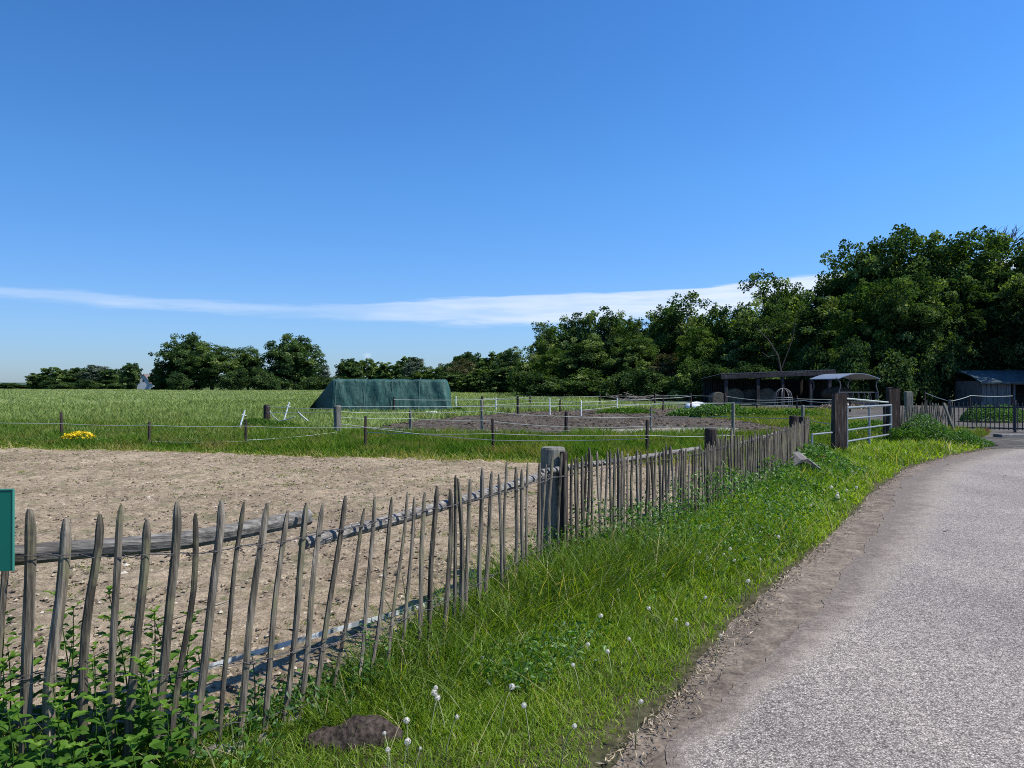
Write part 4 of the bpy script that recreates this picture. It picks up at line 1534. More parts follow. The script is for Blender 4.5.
wfence('meadow_tape_fence', 'tape fence leading out into the meadow beyond the green stack', C2, None, [[.8, .85, .8, .8], [.4, .45, .4, .4]], None, hh=.018)
# leaning white posts and loose tape
for (pxa, pya, pxb, pyb, d, lab) in ((245, 410, 238.5, 432, 26.5, 'white plastic post leaning beside a thin dark post, first of two'), (289.5, 402, 284, 420, 32, 'white plastic post leaning between the thick corner posts')):
    a, b = Vector(at(pxa, d, zat(pya, d))), Vector(at(pxb, d, max(.0, zat(pyb, d))))
    mb = MB().tube([b, b.lerp(a, .5), a], [.03, .028, .02], 6)
    mb.tube([a.lerp(b, .22) + Vector((-.06, 0, .01)), a.lerp(b, .22) + Vector((.09, 0, -.03))], .015, 5)
    tag(mb.build('plastic_post', M_PLASTIC, None, tuple(b)), lab, 'post')
mb = MB()
mb.tube([at(270, 30.5, zat(411, 30.5)), at(273, 30, zat(416, 30)), at(279, 29.5, zat(421, 29.5)), at(286, 29.2, zat(420, 29.2)), at(295, 29, zat(416.5, 29))], .022, 5)
tag(mb.build('loose_tape', M_TAPE), 'slack white tape drooping from the far corner post', 'tape')
mb = MB().tube([at(298, 28, zat(412, 28)), at(302, 28, zat(416, 28)), at(308, 28, zat(421, 28))], .03, 5)
tag(mb.build('loose_tape', M_TAPE), 'short white tape end hanging near the tilled patch', 'tape')
# thin side tapes and posts in front of the barn
E = [(725, 50, 1.10, .07, D), (782, 50, 1.2, .07, D), (793, 26, 1.1, .05, PK), (812, 50, 1.0, .06, D)]
wfence('barn_fence', 'rail and tape fence across the yard before the hay barn', [(655, 56, 1.1, .07, D), (690, 54, 1.1, .07, D), (725, 50, 1.15, .08, D), (757, 49, .8, .05, D), (797, 48, 1.0, .06, D), (850, 47, 1.0, .06, D)], None,
       [[.95, .95, .95, .7, .8, .8], [.5, .5, .5, .4, .4, .4]], None, hh=.02)


# ------------------------------------------------------------------ field gate
gt = empty('field_gate', (gate_a[0] + .3, gate_a[1], 0), 'pale galvanised five bar steel field gate hung between two sleeper posts', 'gate')
ga = Vector((*at(847, 17.4)[:2], 0)); gb = Vector((*at(891, 20.1)[:2], 0))
zt0, zt1, zb0, zb1 = 1.11, 1.10, .09, .09
for i in range(5):
    u = i / 4
    MB().tube([ga + Vector((0, 0, zb0 + (zt0 - zb0) * u)), gb + Vector((0, 0, zb1 + (zt1 - zb1) * u))], .021 if i < 4 else .026, 8).build('rail', M_STEEL, gt)
for u, r_ in ((0.0, .026), (.47, .026), (1.0, .026)):
    p = ga.lerp(gb, u)
    MB().tube([p + Vector((0, 0, zb0 - .02)), p + Vector((0, 0, zt0 + .02))], r_, 8).build('stile', M_STEEL, gt)
MB().tube([ga + Vector((-.1, 0, .3)), ga + Vector((0, -.02, .3))], .02, 6).build('hinge', M_STEEL, gt)
MB().tube([ga + Vector((-.1, 0, .95)), ga + Vector((0, -.02, .95))], .02, 6).build('hinge', M_STEEL, gt)


def sleeper(px, d, top, w, dp, lab, rot=0.3, m=M_SLEEPER):
    x, y, _ = at(px, d)
    mb = MB()
    V, F = [], []
    for z in (-.1, .3, .7, top - .02, top):
        k = 1 if z < top else .95
        for (a, b) in ((-1, -1), (1, -1), (1, 1), (-1, 1)):
            j = .012
            V.append((x + a * w / 2 * k + random.uniform(-j, j), y + b * dp / 2 * k + random.uniform(-j, j), z + (random.uniform(-.02, .02) if z > .8 else 0)))
    for i in range(4):
        for k in range(4):
            F.append((4 * i + k, 4 * i + (k + 1) % 4, 4 * i + 4 + (k + 1) % 4, 4 * i + 4 + k))
    F += [(3, 2, 1, 0), (16, 17, 18, 19)]
    mb.add(V, F)
    return tag(mb.build('gate_post', m, None, (x, y, 0)), lab, 'post')


sleeper(839.2, 17.25, 1.42, .27, .20, 'thick tarred sleeper post with pale weathered top where the steel gate is hung')
sleeper(893, 20.4, 1.56, .28, .2, 'thick dark sleeper post at the latch end of the steel gate')
sleeper(908.5, 30, .83 + .55, .26, .2, 'squat weathered post standing behind the gate latch post', m=M_POST)
sleeper(886, 20.8, 1.05, .12, .12, 'slim dark post right next to the tall latch post')
b0, b1 = at(845, 17.3, 1.32), at(888, 20.3, 1.17)
tag(MB().tube([b0, b1], .022, 6).build('gate_strap', M_TAPE, None, b0), 'white tape strung above the steel gate from post to post', 'tape')
b0 = at(813, 15.5, 0)
mb = MB().tube([at(812, 16.5, .56), at(835, 17.3, .56)], .022, 6)
mb.tube([at(812, 16.5, 0), at(812, 16.5, .58)], .025, 6)
tag(mb.build('steel_rail', M_STEEL, None, (*at(812, 16.5)[:2], 0)), 'short steel hoop rail between the fence end and the gate', 'rail')

# second, older picket fence beyond the gate
f3 = empty('old_picket_fence', at(915, 25), 'short run of old leaning pales between the gate and the black railing', 'fence')
random.seed(9)
nP = 38
for i in range(nP):
    u = i / (nP - 1)
    px = 899 + (953 - 899) * u
    d = 23.5 + 5.5 * u
    x, y, _ = at(px, d)
    h_ = .98 + random.gauss(0, .06)
    le = random.gauss(.03, .07)
    mb = MB().tube([(x - le, y, 0), (x, y, h_ * .55), (x + le * .6, y, h_ * .93), (x + le * .7, y, h_)], [.024, .022, .02, .005], 6, .12)
    mb.build('picket', M_PICKET, f3)
for z in (.3, .82):
    MB().tube([at(899, 23.55, z), at(926, 26.3, z + .02), at(953, 29.0, z)], .006, 4).build('wire', M_WIRE, f3)
a, b = at(943.5, 25.6, zat(403, 25.6)), at(955.5, 25.4, 0)
tag(MB().tube([b, a], .05, 6, .1).build('leaning_pole', M_POST, None, b), 'pale round pole leaning at the end of the old pales', 'pole')

# black railing gate
rg_ = empty('black_railing', at(990, 26.2), 'low black iron railing gate with close upright bars across the yard entrance', 'gate')
xa, xb = at(950, 27.2), at(1085, 25.6)
xa, xb = Vector(xa), Vector(xb)
nb = 30
for i in range(nb):
    p = xa.lerp(xb, i / (nb - 1))
    MB().tube([p + Vector((0, 0, .08)), p + Vector((0, 0, 1.0)), p + Vector((0, 0, 1.03))], [.017, .017, .008], 6).build('bar', M_BLACKSTEEL, rg_)
for z in (.14, .86):
    MB().beam(xa + Vector((0, 0.02, z)), xb + Vector((0, 0.02, z)), .03, .05).build('cross_rail', M_BLACKSTEEL, rg_)
for u in (0, .5, 1):
    p = xa.lerp(xb, u)
    MB().beam(p + Vector((0, .03, 0)), p + Vector((0, .03, 1.12)), .07, .07, up=(0, 1, 0)).build('post', M_BLACKSTEEL, rg_)
x_, y_, _ = at(986, 25.4)
mb = MB().tube([(x_, y_ - .04, .10), (x_, y_ + .04, .10)], .10, 14)
tag(mb.build('gate_wheel', M_RUST, None, (x_, y_, 0)), 'small rusty roller on the ground before the black railing', 'wheel')  # small gate wheel on the ground
x_, y_, _ = at(1012, 24.0)
M_SLAB = flat_mat('concrete_slab', (.15, .145, .14), .9, .25, 10)
mb = MB(); mb.beam((x_ - .45, y_, .05), (x_ + .45, y_ + .08, .05), .4, .10, seg=4, jit=.006)
tag(mb.build('concrete_slab', M_SLAB, None, (x_, y_, 0)), 'grey concrete slab lying flat in front of the black railing', 'slab')
lf = [(925, 34, 1.35, .03, D), (949, 33, .9, .03, D), (970, 34, 1.2, .03, D), (1012, 35, 1.2, .03, D)]
wfence('slack_tape_fence', 'slack pale tape on thin stakes between the old pales and the shed', lf, None, [[1.3, .95, 1.18, 1.15]], None, hh=.022)


# ------------------------------------------------------------------ tarpaulin stack
def tarp_mat():
    m, nt, out = mat('green_tarpaulin')
    tc = N(nt, 'ShaderNodeTexCoord')
    n1 = noise(nt, tc.outputs['Object'], 1.2, 5, .6, .8)
    n2 = noise(nt, mapping(nt, tc.outputs['Object'], (2.6, 1.5, .9)), 1.0, 6, .6, .6)
    c = ramp(nt, n1, [(.3, (.014, .050, .040)), (.55, (.028, .085, .068)), (.8, (.05, .12, .10))])
    c = mixc(nt, .6, c, ramp(nt, n2, [(.35, (.6, .6, .6)), (.6, (1.1, 1.1, 1.1)), (.8, (1.8, 1.8, 1.8))]), 'MULTIPLY')
    hb = mth(nt, 'ADD', n2, mth(nt, 'MULTIPLY', n1, .6))
    principled(nt, out, c, .62, .35, bump=hb, bd=.12, bs=.9)
    return m


def make_tarp():
    d0 = 44.0
    xl, xr = at(300, d0)[0], at(452, d0)[0]
    Ln = xr - xl
    e = empty('covered_stack', ((xl + xr) / 2, d0 + 1.3, 0), 'long bale stack under a dark green tarpaulin standing in the meadow', 'stack')
    nu, nv = 150, 46
    H = 1.98
    V = []
    for i in range(nu + 1):
        u = i / nu
        x = xl + Ln * u
        # height envelope: sloping left end, near-vertical drape at the other end
        hl = min(1.0, max(0, u) / .20) ** .9
        hr = 1.0 if u < .945 else max(0.0, 1 - ((u - .945) / .055)) ** .55 * 0.72 + .0
        if u > .945: hr = .30 + .70 * (1 - (u - .945) / .055) if u < .97 else .30 * (1 - (u - .97) / .03)
        env = max(.0, min(hl, hr))
        env *= 1 - .02 * u
        bale = abs(math.sin(u * math.pi * 7))
        for j in range(nv + 1):
            v = j / nv
            # profile from front foot over the top to the back foot
            if v < .42:
                q = v / .42
                y = -1.35 + .42 * q ** 1.2
                z = H * (q ** .95)
            elif v < .58:
                q = (v - .42) / .16
                y = -.93 + 1.86 * q
                z = H + .05 * math.sin(q * math.pi)
            else:
                q = (1 - v) / .42
                y = 1.35 - .42 * q ** 1.2
                z = H * (q ** .95)
            fx = fbm(np.array([x * 1.4 + z * .5]), np.array([z * .7 + (0 if v < .5 else 40)]), 4, 91)[0] - .5
            fold = vnoise(np.array([x * 3.2 + z * 1.1]), np.array([z * .6 + 7]), 95)[0] - .5
            s = -1 if v < .5 else 1
            yy = y + s * (.13 * fx + .07 * fold + .045 * bale * (z / H)) * (1 if z > .02 else .6)
            zz = z * env - .05 * (1 - bale ** .5) * (z > H * .9) * env
            ed = min(1.0, u / .21)
            shift = (1 - ed) * 2.4 if v < .5 else 0
            yy2 = yy + shift * (1 if v < .42 else max(0, (.5 - v) / .08)) * (1 - .35 * min(1, z / H))
            V.append((x + .05 * fold, d0 + 1.3 + yy2, max(zz, -.02)))
    idx = np.arange((nu + 1) * (nv + 1)).reshape(nu + 1, nv + 1)
    F = np.stack([idx[:-1, :-1], idx[1:, :-1], idx[1:, 1:], idx[:-1, 1:]], -1).reshape(-1, 4)
    V = np.array(V) - np.array(e.location)
    obj('tarpaulin', npmesh('tarpaulin', V, F.ravel(), np.full(len(F), 4), tarp_mat(), True), e)
    # tie ropes over the cover
    for u in (.23, .42, .60, .78):
        x = xl + Ln * u
        P = [(x, d0 - .17, .02), (x + .02, d0 + .10, 1.0), (x + .03, d0 + .24, 1.9), (x + .03, d0 + .5, 2.02), (x, d0 + 1.3, 2.06)]
        MB().tube(P, .012, 4).build('rope', flat_mat('rope', (.1, .14, .13)), e)
    return e


make_tarp()
x_, y_, _ = at(431, 41.5)
mb = MB().tube([(x_ - .55, y_, .10), (x_ - .2, y_, .13), (x_ + .2, y_, .12), (x_ + .6, y_, .08)], [.03, .11, .12, .04], 10, .08, squash=.8)
tag(mb.build('white_sack', M_PLASTIC, None, (x_, y_, 0)), 'white sack lying on the grass in front of the tarpaulin stack', 'sack')
# dark pallet visible under the open end of the cover
x_, y_, _ = at(322, 42.6)
mb = MB()
for k in range(3):
    mb.beam((x_ - .9, y_ + .35 * k, .10), (x_ + .9, y_ + .35 * k, .10), .12, .10)
for k in range(6):
    mb.beam((x_ - .85 + .34 * k, y_ - .1, .165), (x_ - .85 + .34 * k, y_ + .85, .165), .12, .024)
tag(mb.build('pallet', M_POSTDARK, None, (x_, y_, 0)), 'dark timber pallet at the sloping end of the covered stack', 'pallet')


# ------------------------------------------------------------------ trees
BARK = wood_mat('bark', [(0.3, (0.02, 0.017, 0.013)), (0.6, (0.07, 0.06, 0.048)), (0.85, (0.15, 0.14, 0.12))], sc=(8, 8, 1.2), bd=.05, per=.3)
BARKPALE = wood_mat('pale_bark', [(0.3, (0.09, 0.08, 0.07)), (0.6, (0.2, 0.18, 0.16)), (0.85, (0.35, 0.33, 0.3))], sc=(8, 8, 1.2), bd=.03, per=.3)
L_DARK = leaf_mat('leaf_dark', [(0, (.023, .045, .02)), (.5, (.05, .088, .032)), (.85, (.11, .16, .056)), (1, (.21, .26, .11))], .32, (1.5, 1.7, .35), 0.0)  # palest stops put sunlit clump highlights into the leaf colour
L_MID = leaf_mat('leaf_mid', [(0, (.03, .055, .02)), (.5, (.068, .112, .034)), (.85, (.15, .205, .068)), (1, (.27, .32, .13))], .34, (1.5, 1.7, .35), 0.0)  # light end of the ramp again paints lit clump highlights
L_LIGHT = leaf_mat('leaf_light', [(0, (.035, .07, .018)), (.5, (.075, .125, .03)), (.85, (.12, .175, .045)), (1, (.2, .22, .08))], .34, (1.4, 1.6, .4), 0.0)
L_OLIVE = leaf_mat('leaf_olive', [(0, (.045, .05, .022)), (.5, (.085, .085, .04)), (.85, (.13, .125, .06)), (1, (.2, .18, .1))], .25, (1.3, 1.3, .5), 0.0)
L_GREY = leaf_mat('leaf_grey', [(0, (.05, .075, .05)), (.5, (.09, .12, .08)), (.85, (.14, .17, .12)), (1, (.2, .23, .17))], .25, (1.2, 1.3, .7), 0.0)


def crown_mesh(seed, H, W, D_, n_cl, n_leaf, size, m, base=.18, lobes=9, ragged=.35, top_heavy=.0, cone=False):
    """leaves gathered in clumps that sit on the boughs' ends: uneven outline, gaps."""
    rg = np.random.default_rng(seed)
    cb = H * base
    hh = (H - cb) / 2
    cz = cb + hh
    # lobes
    LC, LR = [], []
    for i in range(lobes):
        a = rg.uniform(0, 2 * np.pi)
        q = rg.uniform(.15, .62)
        z = rg.uniform(-.92, .62)
        if cone:
            q *= (1 - (z + 1) / 2) * 1.2 + .1
        kk = np.sqrt(max(.05, 1 - z * z))
        LC.append((np.cos(a) * q * kk * W / 2, np.sin(a) * q * kk * D_ / 2, cz + z * hh * .85))
        LR.append(rg.uniform(.28, .50) * min(W / 2, hh) * (1.15 - .35 * abs(z)))
    LC.append((0, 0, cz)); LR.append(.62 * min(W / 2, hh))
    LC.append((rg.normal(0, .08) * W, 0, cz + hh * .55)); LR.append(.40 * min(W / 2, hh))
    LC, LR = np.array(LC), np.array(LR)
    # clump centres on lobe shells
    li = rg.choice(len(LC), n_cl, p=LR ** 2 / (LR ** 2).sum())
    d = rg.normal(0, 1, (n_cl, 3))
    d /= np.linalg.norm(d, axis=1)[:, None]
    d[:, 2] = np.abs(d[:, 2]) * rg.choice([1, 1, -.9, -.9] if base < .12 else [1, 1, -.7, 1], n_cl)
    rr = rg.uniform(.66, 1.16, n_cl) + ragged * np.abs(rg.normal(0, .28, n_cl))
    cc = LC[li] + d * (LR[li] * rr)[:, None]
    cc[:, 2] = np.clip(cc[:, 2], cb * .55, H)
    cr = rg.uniform(.45, 1.05, n_cl) * (W / 9) ** .6
    # leaves
    per = np.maximum(4, (n_leaf * cr ** 1.6 / (cr ** 1.6).sum())).astype(int)
    ci = np.repeat(np.arange(n_cl), per)
    g = rg.normal(0, 1, (len(ci), 3))
    g /= np.linalg.norm(g, axis=1)[:, None]
    g *= rg.random(len(ci))[:, None] ** .45
    P = cc[ci] + g * cr[ci][:, None] * (1, 1, .78)
    P[:, 2] = np.maximum(P[:, 2], .15)
    out = (P - (0, 0, cz))
    out /= np.linalg.norm(out, axis=1)[:, None] + 1e-6
    ctint = rg.beta(.8, 1.2, n_cl) * .95
    V, t = leaf_quads(P, np.full(len(P), size), rg, -.18, .25, out, .75)
    t = np.clip(t + np.repeat(ctint[ci], 4), 0, 1)
    me = npmesh('crown', V, np.arange(len(V)), np.full(len(P), 4), m, False, t)
    return me, cc, LC


def trunk_mesh(seed, H, W, cc, r0, m, base=.18, nb=22):
    rg = random.Random(seed)
    mb = MB()
    top = H * .8
    tr_ = [Vector((rg.gauss(0, .02) * W * q, rg.gauss(0, .02) * W * q, top * q)) for q in (0, .12, .3, .5, .7, .88, 1)]
    tr_[0] = Vector((0, 0, -.2))
    mb.tube(tr_, [r0 * 1.35, r0, r0 * .85, r0 * .62, r0 * .42, r0 * .25, r0 * .08], 9, .08)
    idx = rg.sample(range(len(cc)), min(nb, len(cc)))
    for i in idx:
        e = Vector(tuple(cc[i]))
        q = min(.95, max(.14, (e.z - .25 * W * .6) / top))
        k = q * top
        s = Vector((0, 0, k * .8))
        mid = s.lerp(e, .5) + Vector((rg.gauss(0, .3), rg.gauss(0, .3), rg.uniform(-.1, .5)))
        mb.tube([s, mid, e], [r0 * .32 * (1.1 - q), r0 * .2 * (1.1 - q) + .02, .02], 5)
    return npmesh('trunk', np.concatenate(mb.v), mb.l, mb.c, m, True)


PROTO = {}


def proto(kind):
    if kind in PROTO:
        return PROTO[kind]
    spec = dict(
        oak=(101, 14, 13, 12, 380, 28000, .38, L_DARK, -.06, 24),
        broad=(102, 16, 12, 11, 300, 30000, .32, L_MID, .03, 15),
        broad2=(103, 16, 11, 11, 280, 28000, .32, L_DARK, .03, 14),
        light=(104, 14, 10, 9, 220, 18000, .32, L_LIGHT, .04, 13),
        loose=(105, 15, 10, 9, 150, 9500, .30, L_MID, .12, 10),
        tall=(106, 17, 8, 8, 210, 19000, .32, L_DARK, .04, 13),
        olive=(107, 12, 10, 9, 280, 20000, .30, L_OLIVE, .02, 12),
        grey=(108, 12, 8, 8, 240, 12000, .38, L_GREY, -.08, 20),
        bush=(109, 5, 7, 5, 170, 9000, .25, L_DARK, -.05, 10),
        bushl=(110, 5, 6, 5, 170, 9000, .25, L_MID, -.05, 10),
        far=(111, 13, 11, 9, 260, 12000, .55, L_DARK, -.12, 26),
        farm=(112, 12, 10, 9, 260, 12000, .55, L_MID, -.12, 26),
        conif=(113, 14, 6, 6, 200, 9000, .45, L_DARK, -.1, 20),
    )[kind]
    sd, H, W, D_, ncl, nl, size, m, base, lob = spec
    me, cc, LC = crown_mesh(sd, H, W, D_, ncl, nl, size, m, base, lob, cone=(kind == 'conif'), ragged=.6 if kind == 'loose' else .35)
    tm = trunk_mesh(sd, H, W, cc, .018 * H + .05, BARKPALE if kind in ('loose', 'grey') else BARK, base, 45 if kind == 'loose' else 20)
    PROTO[kind] = (H, W, me, tm)
    return PROTO[kind]


def tree(kind, px, d, top_py, wpx, label, group, name=None, rot=None, x=None, H=None, W=None):
    h0, w0, me, tm = proto(kind)
    X = at(px, d)[0] if x is None else x
    Hh = zat(top_py, d) if H is None else H
    Ww = wpx / FPX * d if W is None else W
    nm = name or ('bush' if kind.startswith('bush') else 'tree')
    e = empty(nm, (X, d, 0), label, 'bush' if nm == 'bush' else 'tree', group)
    e.rotation_euler = (0, 0, random.uniform(0, 6.28) if rot is None else rot)
    k = 1.06
    e.scale = (Ww / w0 * k, Ww / w0 * k, Hh / h0)
    obj('crown', me, e)
    obj('trunk', tm, e)
    return e


random.seed(21)
GR = 'trees at the forest edge'
RT = [
    ('loose', 548, 118, 318, 52, 'loose airy tree whose crown starts the tall forest edge'),
    ('broad2', 578, 112, 306, 60, 'dark domed tree next to the airy first forest tree'),
    ('broad2', 604, 108, 300, 66, 'tall dark rounded tree behind the tilled patch, first high dome'),
    ('light', 636, 106, 312, 50, 'lighter green tree in the dip between two dark domes'),
    ('broad', 663, 104, 303, 58, 'green tree standing behind the thin trunked lighter tree'),
    ('loose', 686, 100, 288, 74, 'airy grey green tree with sky showing through its top'),
    ('light', 722, 94, 298, 62, 'bright leafed tree just before the hay barn'),
    ('tall', 745, 98, 300, 50, 'narrow dark tree squeezed beside the bright leafed tree'),
    ('loose', 766, 90, 264, 76, 'high thin crowned tree with bare boughs over the hay barn'),
    ('broad', 799, 92, 281, 58, 'thin tree filling the notch beside the great broad crown'),
    ('broad', 848, 84, 236, 92, 'great green tree rising straight above the curved roof shelter'),
    ('broad', 898, 82, 221, 108, 'highest and broadest crown of the whole forest edge'),
    ('tall', 930, 84, 236, 66, 'dark upright tree leaning on the highest crown'),
    ('broad2', 962, 82, 228, 80, 'dark tall tree between the highest crown and the dead branched tree'),
    ('loose', 995, 84, 250, 62, 'half bare tree behind the leafless twigs above the shed'),
    ('broad', 1026, 76, 236, 72, 'tall tree cut by the picture edge above the blue roofed shed'),
]
for t in RT:
    tree(*t[:5], t[5], GR)
# low growth in front of and between them
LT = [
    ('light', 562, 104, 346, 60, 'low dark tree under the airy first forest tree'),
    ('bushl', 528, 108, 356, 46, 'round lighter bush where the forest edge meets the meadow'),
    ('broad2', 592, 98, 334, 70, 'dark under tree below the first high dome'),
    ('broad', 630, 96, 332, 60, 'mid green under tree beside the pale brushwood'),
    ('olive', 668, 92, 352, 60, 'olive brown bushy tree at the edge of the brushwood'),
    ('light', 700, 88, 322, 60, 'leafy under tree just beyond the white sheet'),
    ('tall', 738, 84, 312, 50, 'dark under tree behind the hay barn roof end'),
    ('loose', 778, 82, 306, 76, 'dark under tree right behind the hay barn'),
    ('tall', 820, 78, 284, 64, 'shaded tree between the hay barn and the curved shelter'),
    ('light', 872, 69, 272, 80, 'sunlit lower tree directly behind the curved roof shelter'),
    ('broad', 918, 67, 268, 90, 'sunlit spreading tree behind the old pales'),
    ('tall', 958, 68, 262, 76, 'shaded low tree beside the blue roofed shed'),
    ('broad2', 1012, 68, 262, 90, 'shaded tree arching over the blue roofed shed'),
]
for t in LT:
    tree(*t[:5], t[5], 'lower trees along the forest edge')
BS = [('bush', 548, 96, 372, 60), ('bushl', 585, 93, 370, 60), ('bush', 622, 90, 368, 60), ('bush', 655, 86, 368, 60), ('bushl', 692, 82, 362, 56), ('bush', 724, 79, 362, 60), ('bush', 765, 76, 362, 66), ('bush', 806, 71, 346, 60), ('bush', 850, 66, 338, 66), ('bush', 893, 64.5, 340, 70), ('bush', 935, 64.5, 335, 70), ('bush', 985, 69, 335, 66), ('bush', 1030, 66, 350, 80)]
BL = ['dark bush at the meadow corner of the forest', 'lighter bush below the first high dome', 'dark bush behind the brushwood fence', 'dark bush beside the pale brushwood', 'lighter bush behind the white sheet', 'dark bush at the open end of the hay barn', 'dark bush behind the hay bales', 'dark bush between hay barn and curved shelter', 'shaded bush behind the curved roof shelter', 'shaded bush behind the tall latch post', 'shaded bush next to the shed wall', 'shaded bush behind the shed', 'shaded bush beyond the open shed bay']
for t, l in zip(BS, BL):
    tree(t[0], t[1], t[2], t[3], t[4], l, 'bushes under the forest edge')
# rows deeper in the wood that close the forest
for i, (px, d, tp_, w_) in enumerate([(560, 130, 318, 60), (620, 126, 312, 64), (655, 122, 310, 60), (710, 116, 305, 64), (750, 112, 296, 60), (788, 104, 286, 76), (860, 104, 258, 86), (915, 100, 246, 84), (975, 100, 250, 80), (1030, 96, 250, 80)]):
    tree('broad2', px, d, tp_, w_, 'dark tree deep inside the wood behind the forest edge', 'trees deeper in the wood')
for i, (x_, y_, h_) in enumerate([(54, 74, 18), (47.5, 60, 16), (56, 64, 18), (47, 78, 18), (66, 80, 19), (58, 55, 15)]):  # unseen trees added beyond the frame to shade the shed and yard
    tree('broad', 0, y_, 0, 0, 'unseen tall tree added beyond the shed to cast shade', 'unseen trees added for shade', x=x_, H=h_, W=12)

# dead twiggy tree
def dead_tree():
    X, d = at(998, 79)[0], 79
    e = empty('dead_tree', (X, d, 0), 'leafless twiggy treetop sticking out above the tall dark trees', 'tree')
    mb = MB()
    rg = random.Random(5)

    def br(p, dr, L_, r_, lv):
        q = p + dr * L_
        m_ = p.lerp(q, .5) + Vector((rg.gauss(0, .04), 0, rg.gauss(0, .04))) * L_
        mb.tube([p, m_, q], [r_, r_ * .8, r_ * .6], 5)
        if lv == 0: return
        for _ in range(3 if lv > 1 else 2):
            nd = (dr + Vector((rg.gauss(0, .55), rg.gauss(0, .4), rg.uniform(-.1, .4)))).normalized()
            br(p.lerp(q, rg.uniform(.5, 1)), nd, L_ * rg.uniform(.55, .8), r_ * .55, lv - 1)
    mb.tube([Vector((X, d, 0)), Vector((X + .1, d, 5)), Vector((X - .1, d, 10)), Vector((X, d, 15))], [.22, .18, .13, .10], 7)
    for dx in (-.35, .0, .45, .25):
        br(Vector((X, d, 13.8)), Vector((dx * 1.5, 0, 1)).normalized(), 2.2, .11, 3)
    mb.build('trunk', BARK, e)


dead_tree()
# pale leaning boughs in the shade behind the barn
mb = MB().tube([at(784, 66, 1.6), at(778, 66, 4.2), at(768, 66, 5.6), at(756, 66, 6.6)], [.09, .08, .06, .03], 6)
mb.tube([at(778, 66, 4.3), at(768, 66, 4.1), at(762, 66, 4.5)], [.05, .04, .02], 5)
mb.tube([at(781, 66, 3.0), at(792, 66, 5.5), at(798, 66, 8)], [.05, .04, .02], 5)
tag(mb.build('bare_bough', BARK, None, at(784, 66)), 'pale bare forked bough leaning behind the hay barn', 'bough')

GL = 'trees on the meadow horizon'
FT = [
    ('oak', 186, 270, 330, 56, 'tall domed tree forming the higher half of the twin crown beside the white house'),
    ('broad', 212, 262, 342, 58, 'broad green tree forming the lower half of the twin crown'),
    ('broad', 248, 272, 345, 40, 'medium tree between the twin crown and the lone domed tree'),
    ('oak', 294, 262, 331, 62, 'lone round domed tree with a full dark crown'),
    ('far', 132, 300, 358, 24, 'rounded tree just before the white house gable'),
    ('farm', 160, 275, 362, 24, 'pale tree behind the roof of the white house'),
    ('far', 38, 360, 370, 30, 'small rounded tree opening the meadow hedge line'),
    ('farm', 58, 340, 366, 34, 'light green tree near the start of the horizon row'),
    ('far', 78, 345, 364, 34, 'dark tree third in the horizon row'),
    ('grey', 97, 340, 362, 36, 'grey green tree in the middle of the horizon row'),
    ('far', 114, 330, 365, 32, 'dark low tree next to the rounded tree by the house'),
    ('grey', 322, 300, 362, 24, 'grey green tree beside the lone domed tree'),
    ('far', 349, 310, 353, 32, 'pointed dark tree rising behind the covered stack'),
    ('farm', 372, 320, 357, 28, 'small pointed tree above the covered stack'),
    ('farm', 387, 310, 361, 34, 'low green tree above the middle of the covered stack'),
    ('farm', 403, 290, 355, 32, 'green tree above the end of the covered stack'),
    ('grey', 416, 270, 353, 32, 'thin silvery tree beyond the end of the covered stack'),
    ('light', 428, 250, 365, 36, 'light green tree right of the silvery tree'),
    ('far', 448, 200, 358, 38, 'dark tree at the start of the middle grove'),
    ('far', 470, 190, 345, 42, 'high domed tree of the middle grove'),
    ('olive', 462, 176, 358, 44, 'olive brown tree in the middle grove'),
    ('farm', 492, 170, 350, 42, 'mid green tree of the middle grove'),
    ('broad2', 515, 160, 343, 38, 'dark tall tree closing the middle grove'),
    ('light', 528, 140, 360, 36, 'fresh green tree between grove and forest'),
    ('far', 505, 150, 362, 44, 'low dark tree under the middle grove'),
    ('far', 450, 170, 368, 40, 'low dark tree at the meadow side of the grove'),
    ('farm', 478, 160, 368, 40, 'low green tree at the foot of the grove'),
]
for t in FT:
    l = t[5].replace('right of', 'next to')
    tree(*t[:5], l, GL)
for i, (px, tp_) in enumerate([(60, 380), (90, 379), (120, 379), (232, 368), (262, 366), (272, 374), (310, 375), (330, 376), (355, 377), (380, 378), (405, 376), (430, 376), (180, 372), (160, 380)]):
    tree('bush', px, 250 if px > 170 else 320, tp_, 34, 'dark hedge bush below the horizon trees', 'hedge bushes on the horizon')
for i in range(9):
    tree('far', -60 + i * 14, 460, 384 - (i % 3), 24, 'tiny bluish tree on the far skyline past the meadow', 'tiny skyline trees')

# distant hill
V = []
xs = np.linspace(-1300, 900, 90)
hz_ = 4 + 7 * fbm(xs * .004, xs * 0, 3, 3)
rows = []
for k, (yy, f) in enumerate(((1000, 0), (1080, .8), (1180, 1.0), (1300, .6), (1420, 0))):
    rows.append(np.stack([xs, np.full_like(xs, yy), hz_ * f - (.05 if f == 0 else 0)], -1))
V = np.concatenate(rows)
n_ = len(xs)
F = [(r_ * n_ + i, r_ * n_ + i + 1, (r_ + 1) * n_ + i + 1, (r_ + 1) * n_ + i) for r_ in range(4) for i in range(n_ - 1)]
M_HILL = flat_mat('wooded_hill', (.05, .08, .05), .95, .4, .02)
o = obj('hills', npmesh('hills', V, [i for f in F for i in f], [4] * len(F), M_HILL, True))
o['kind'] = 'structure'

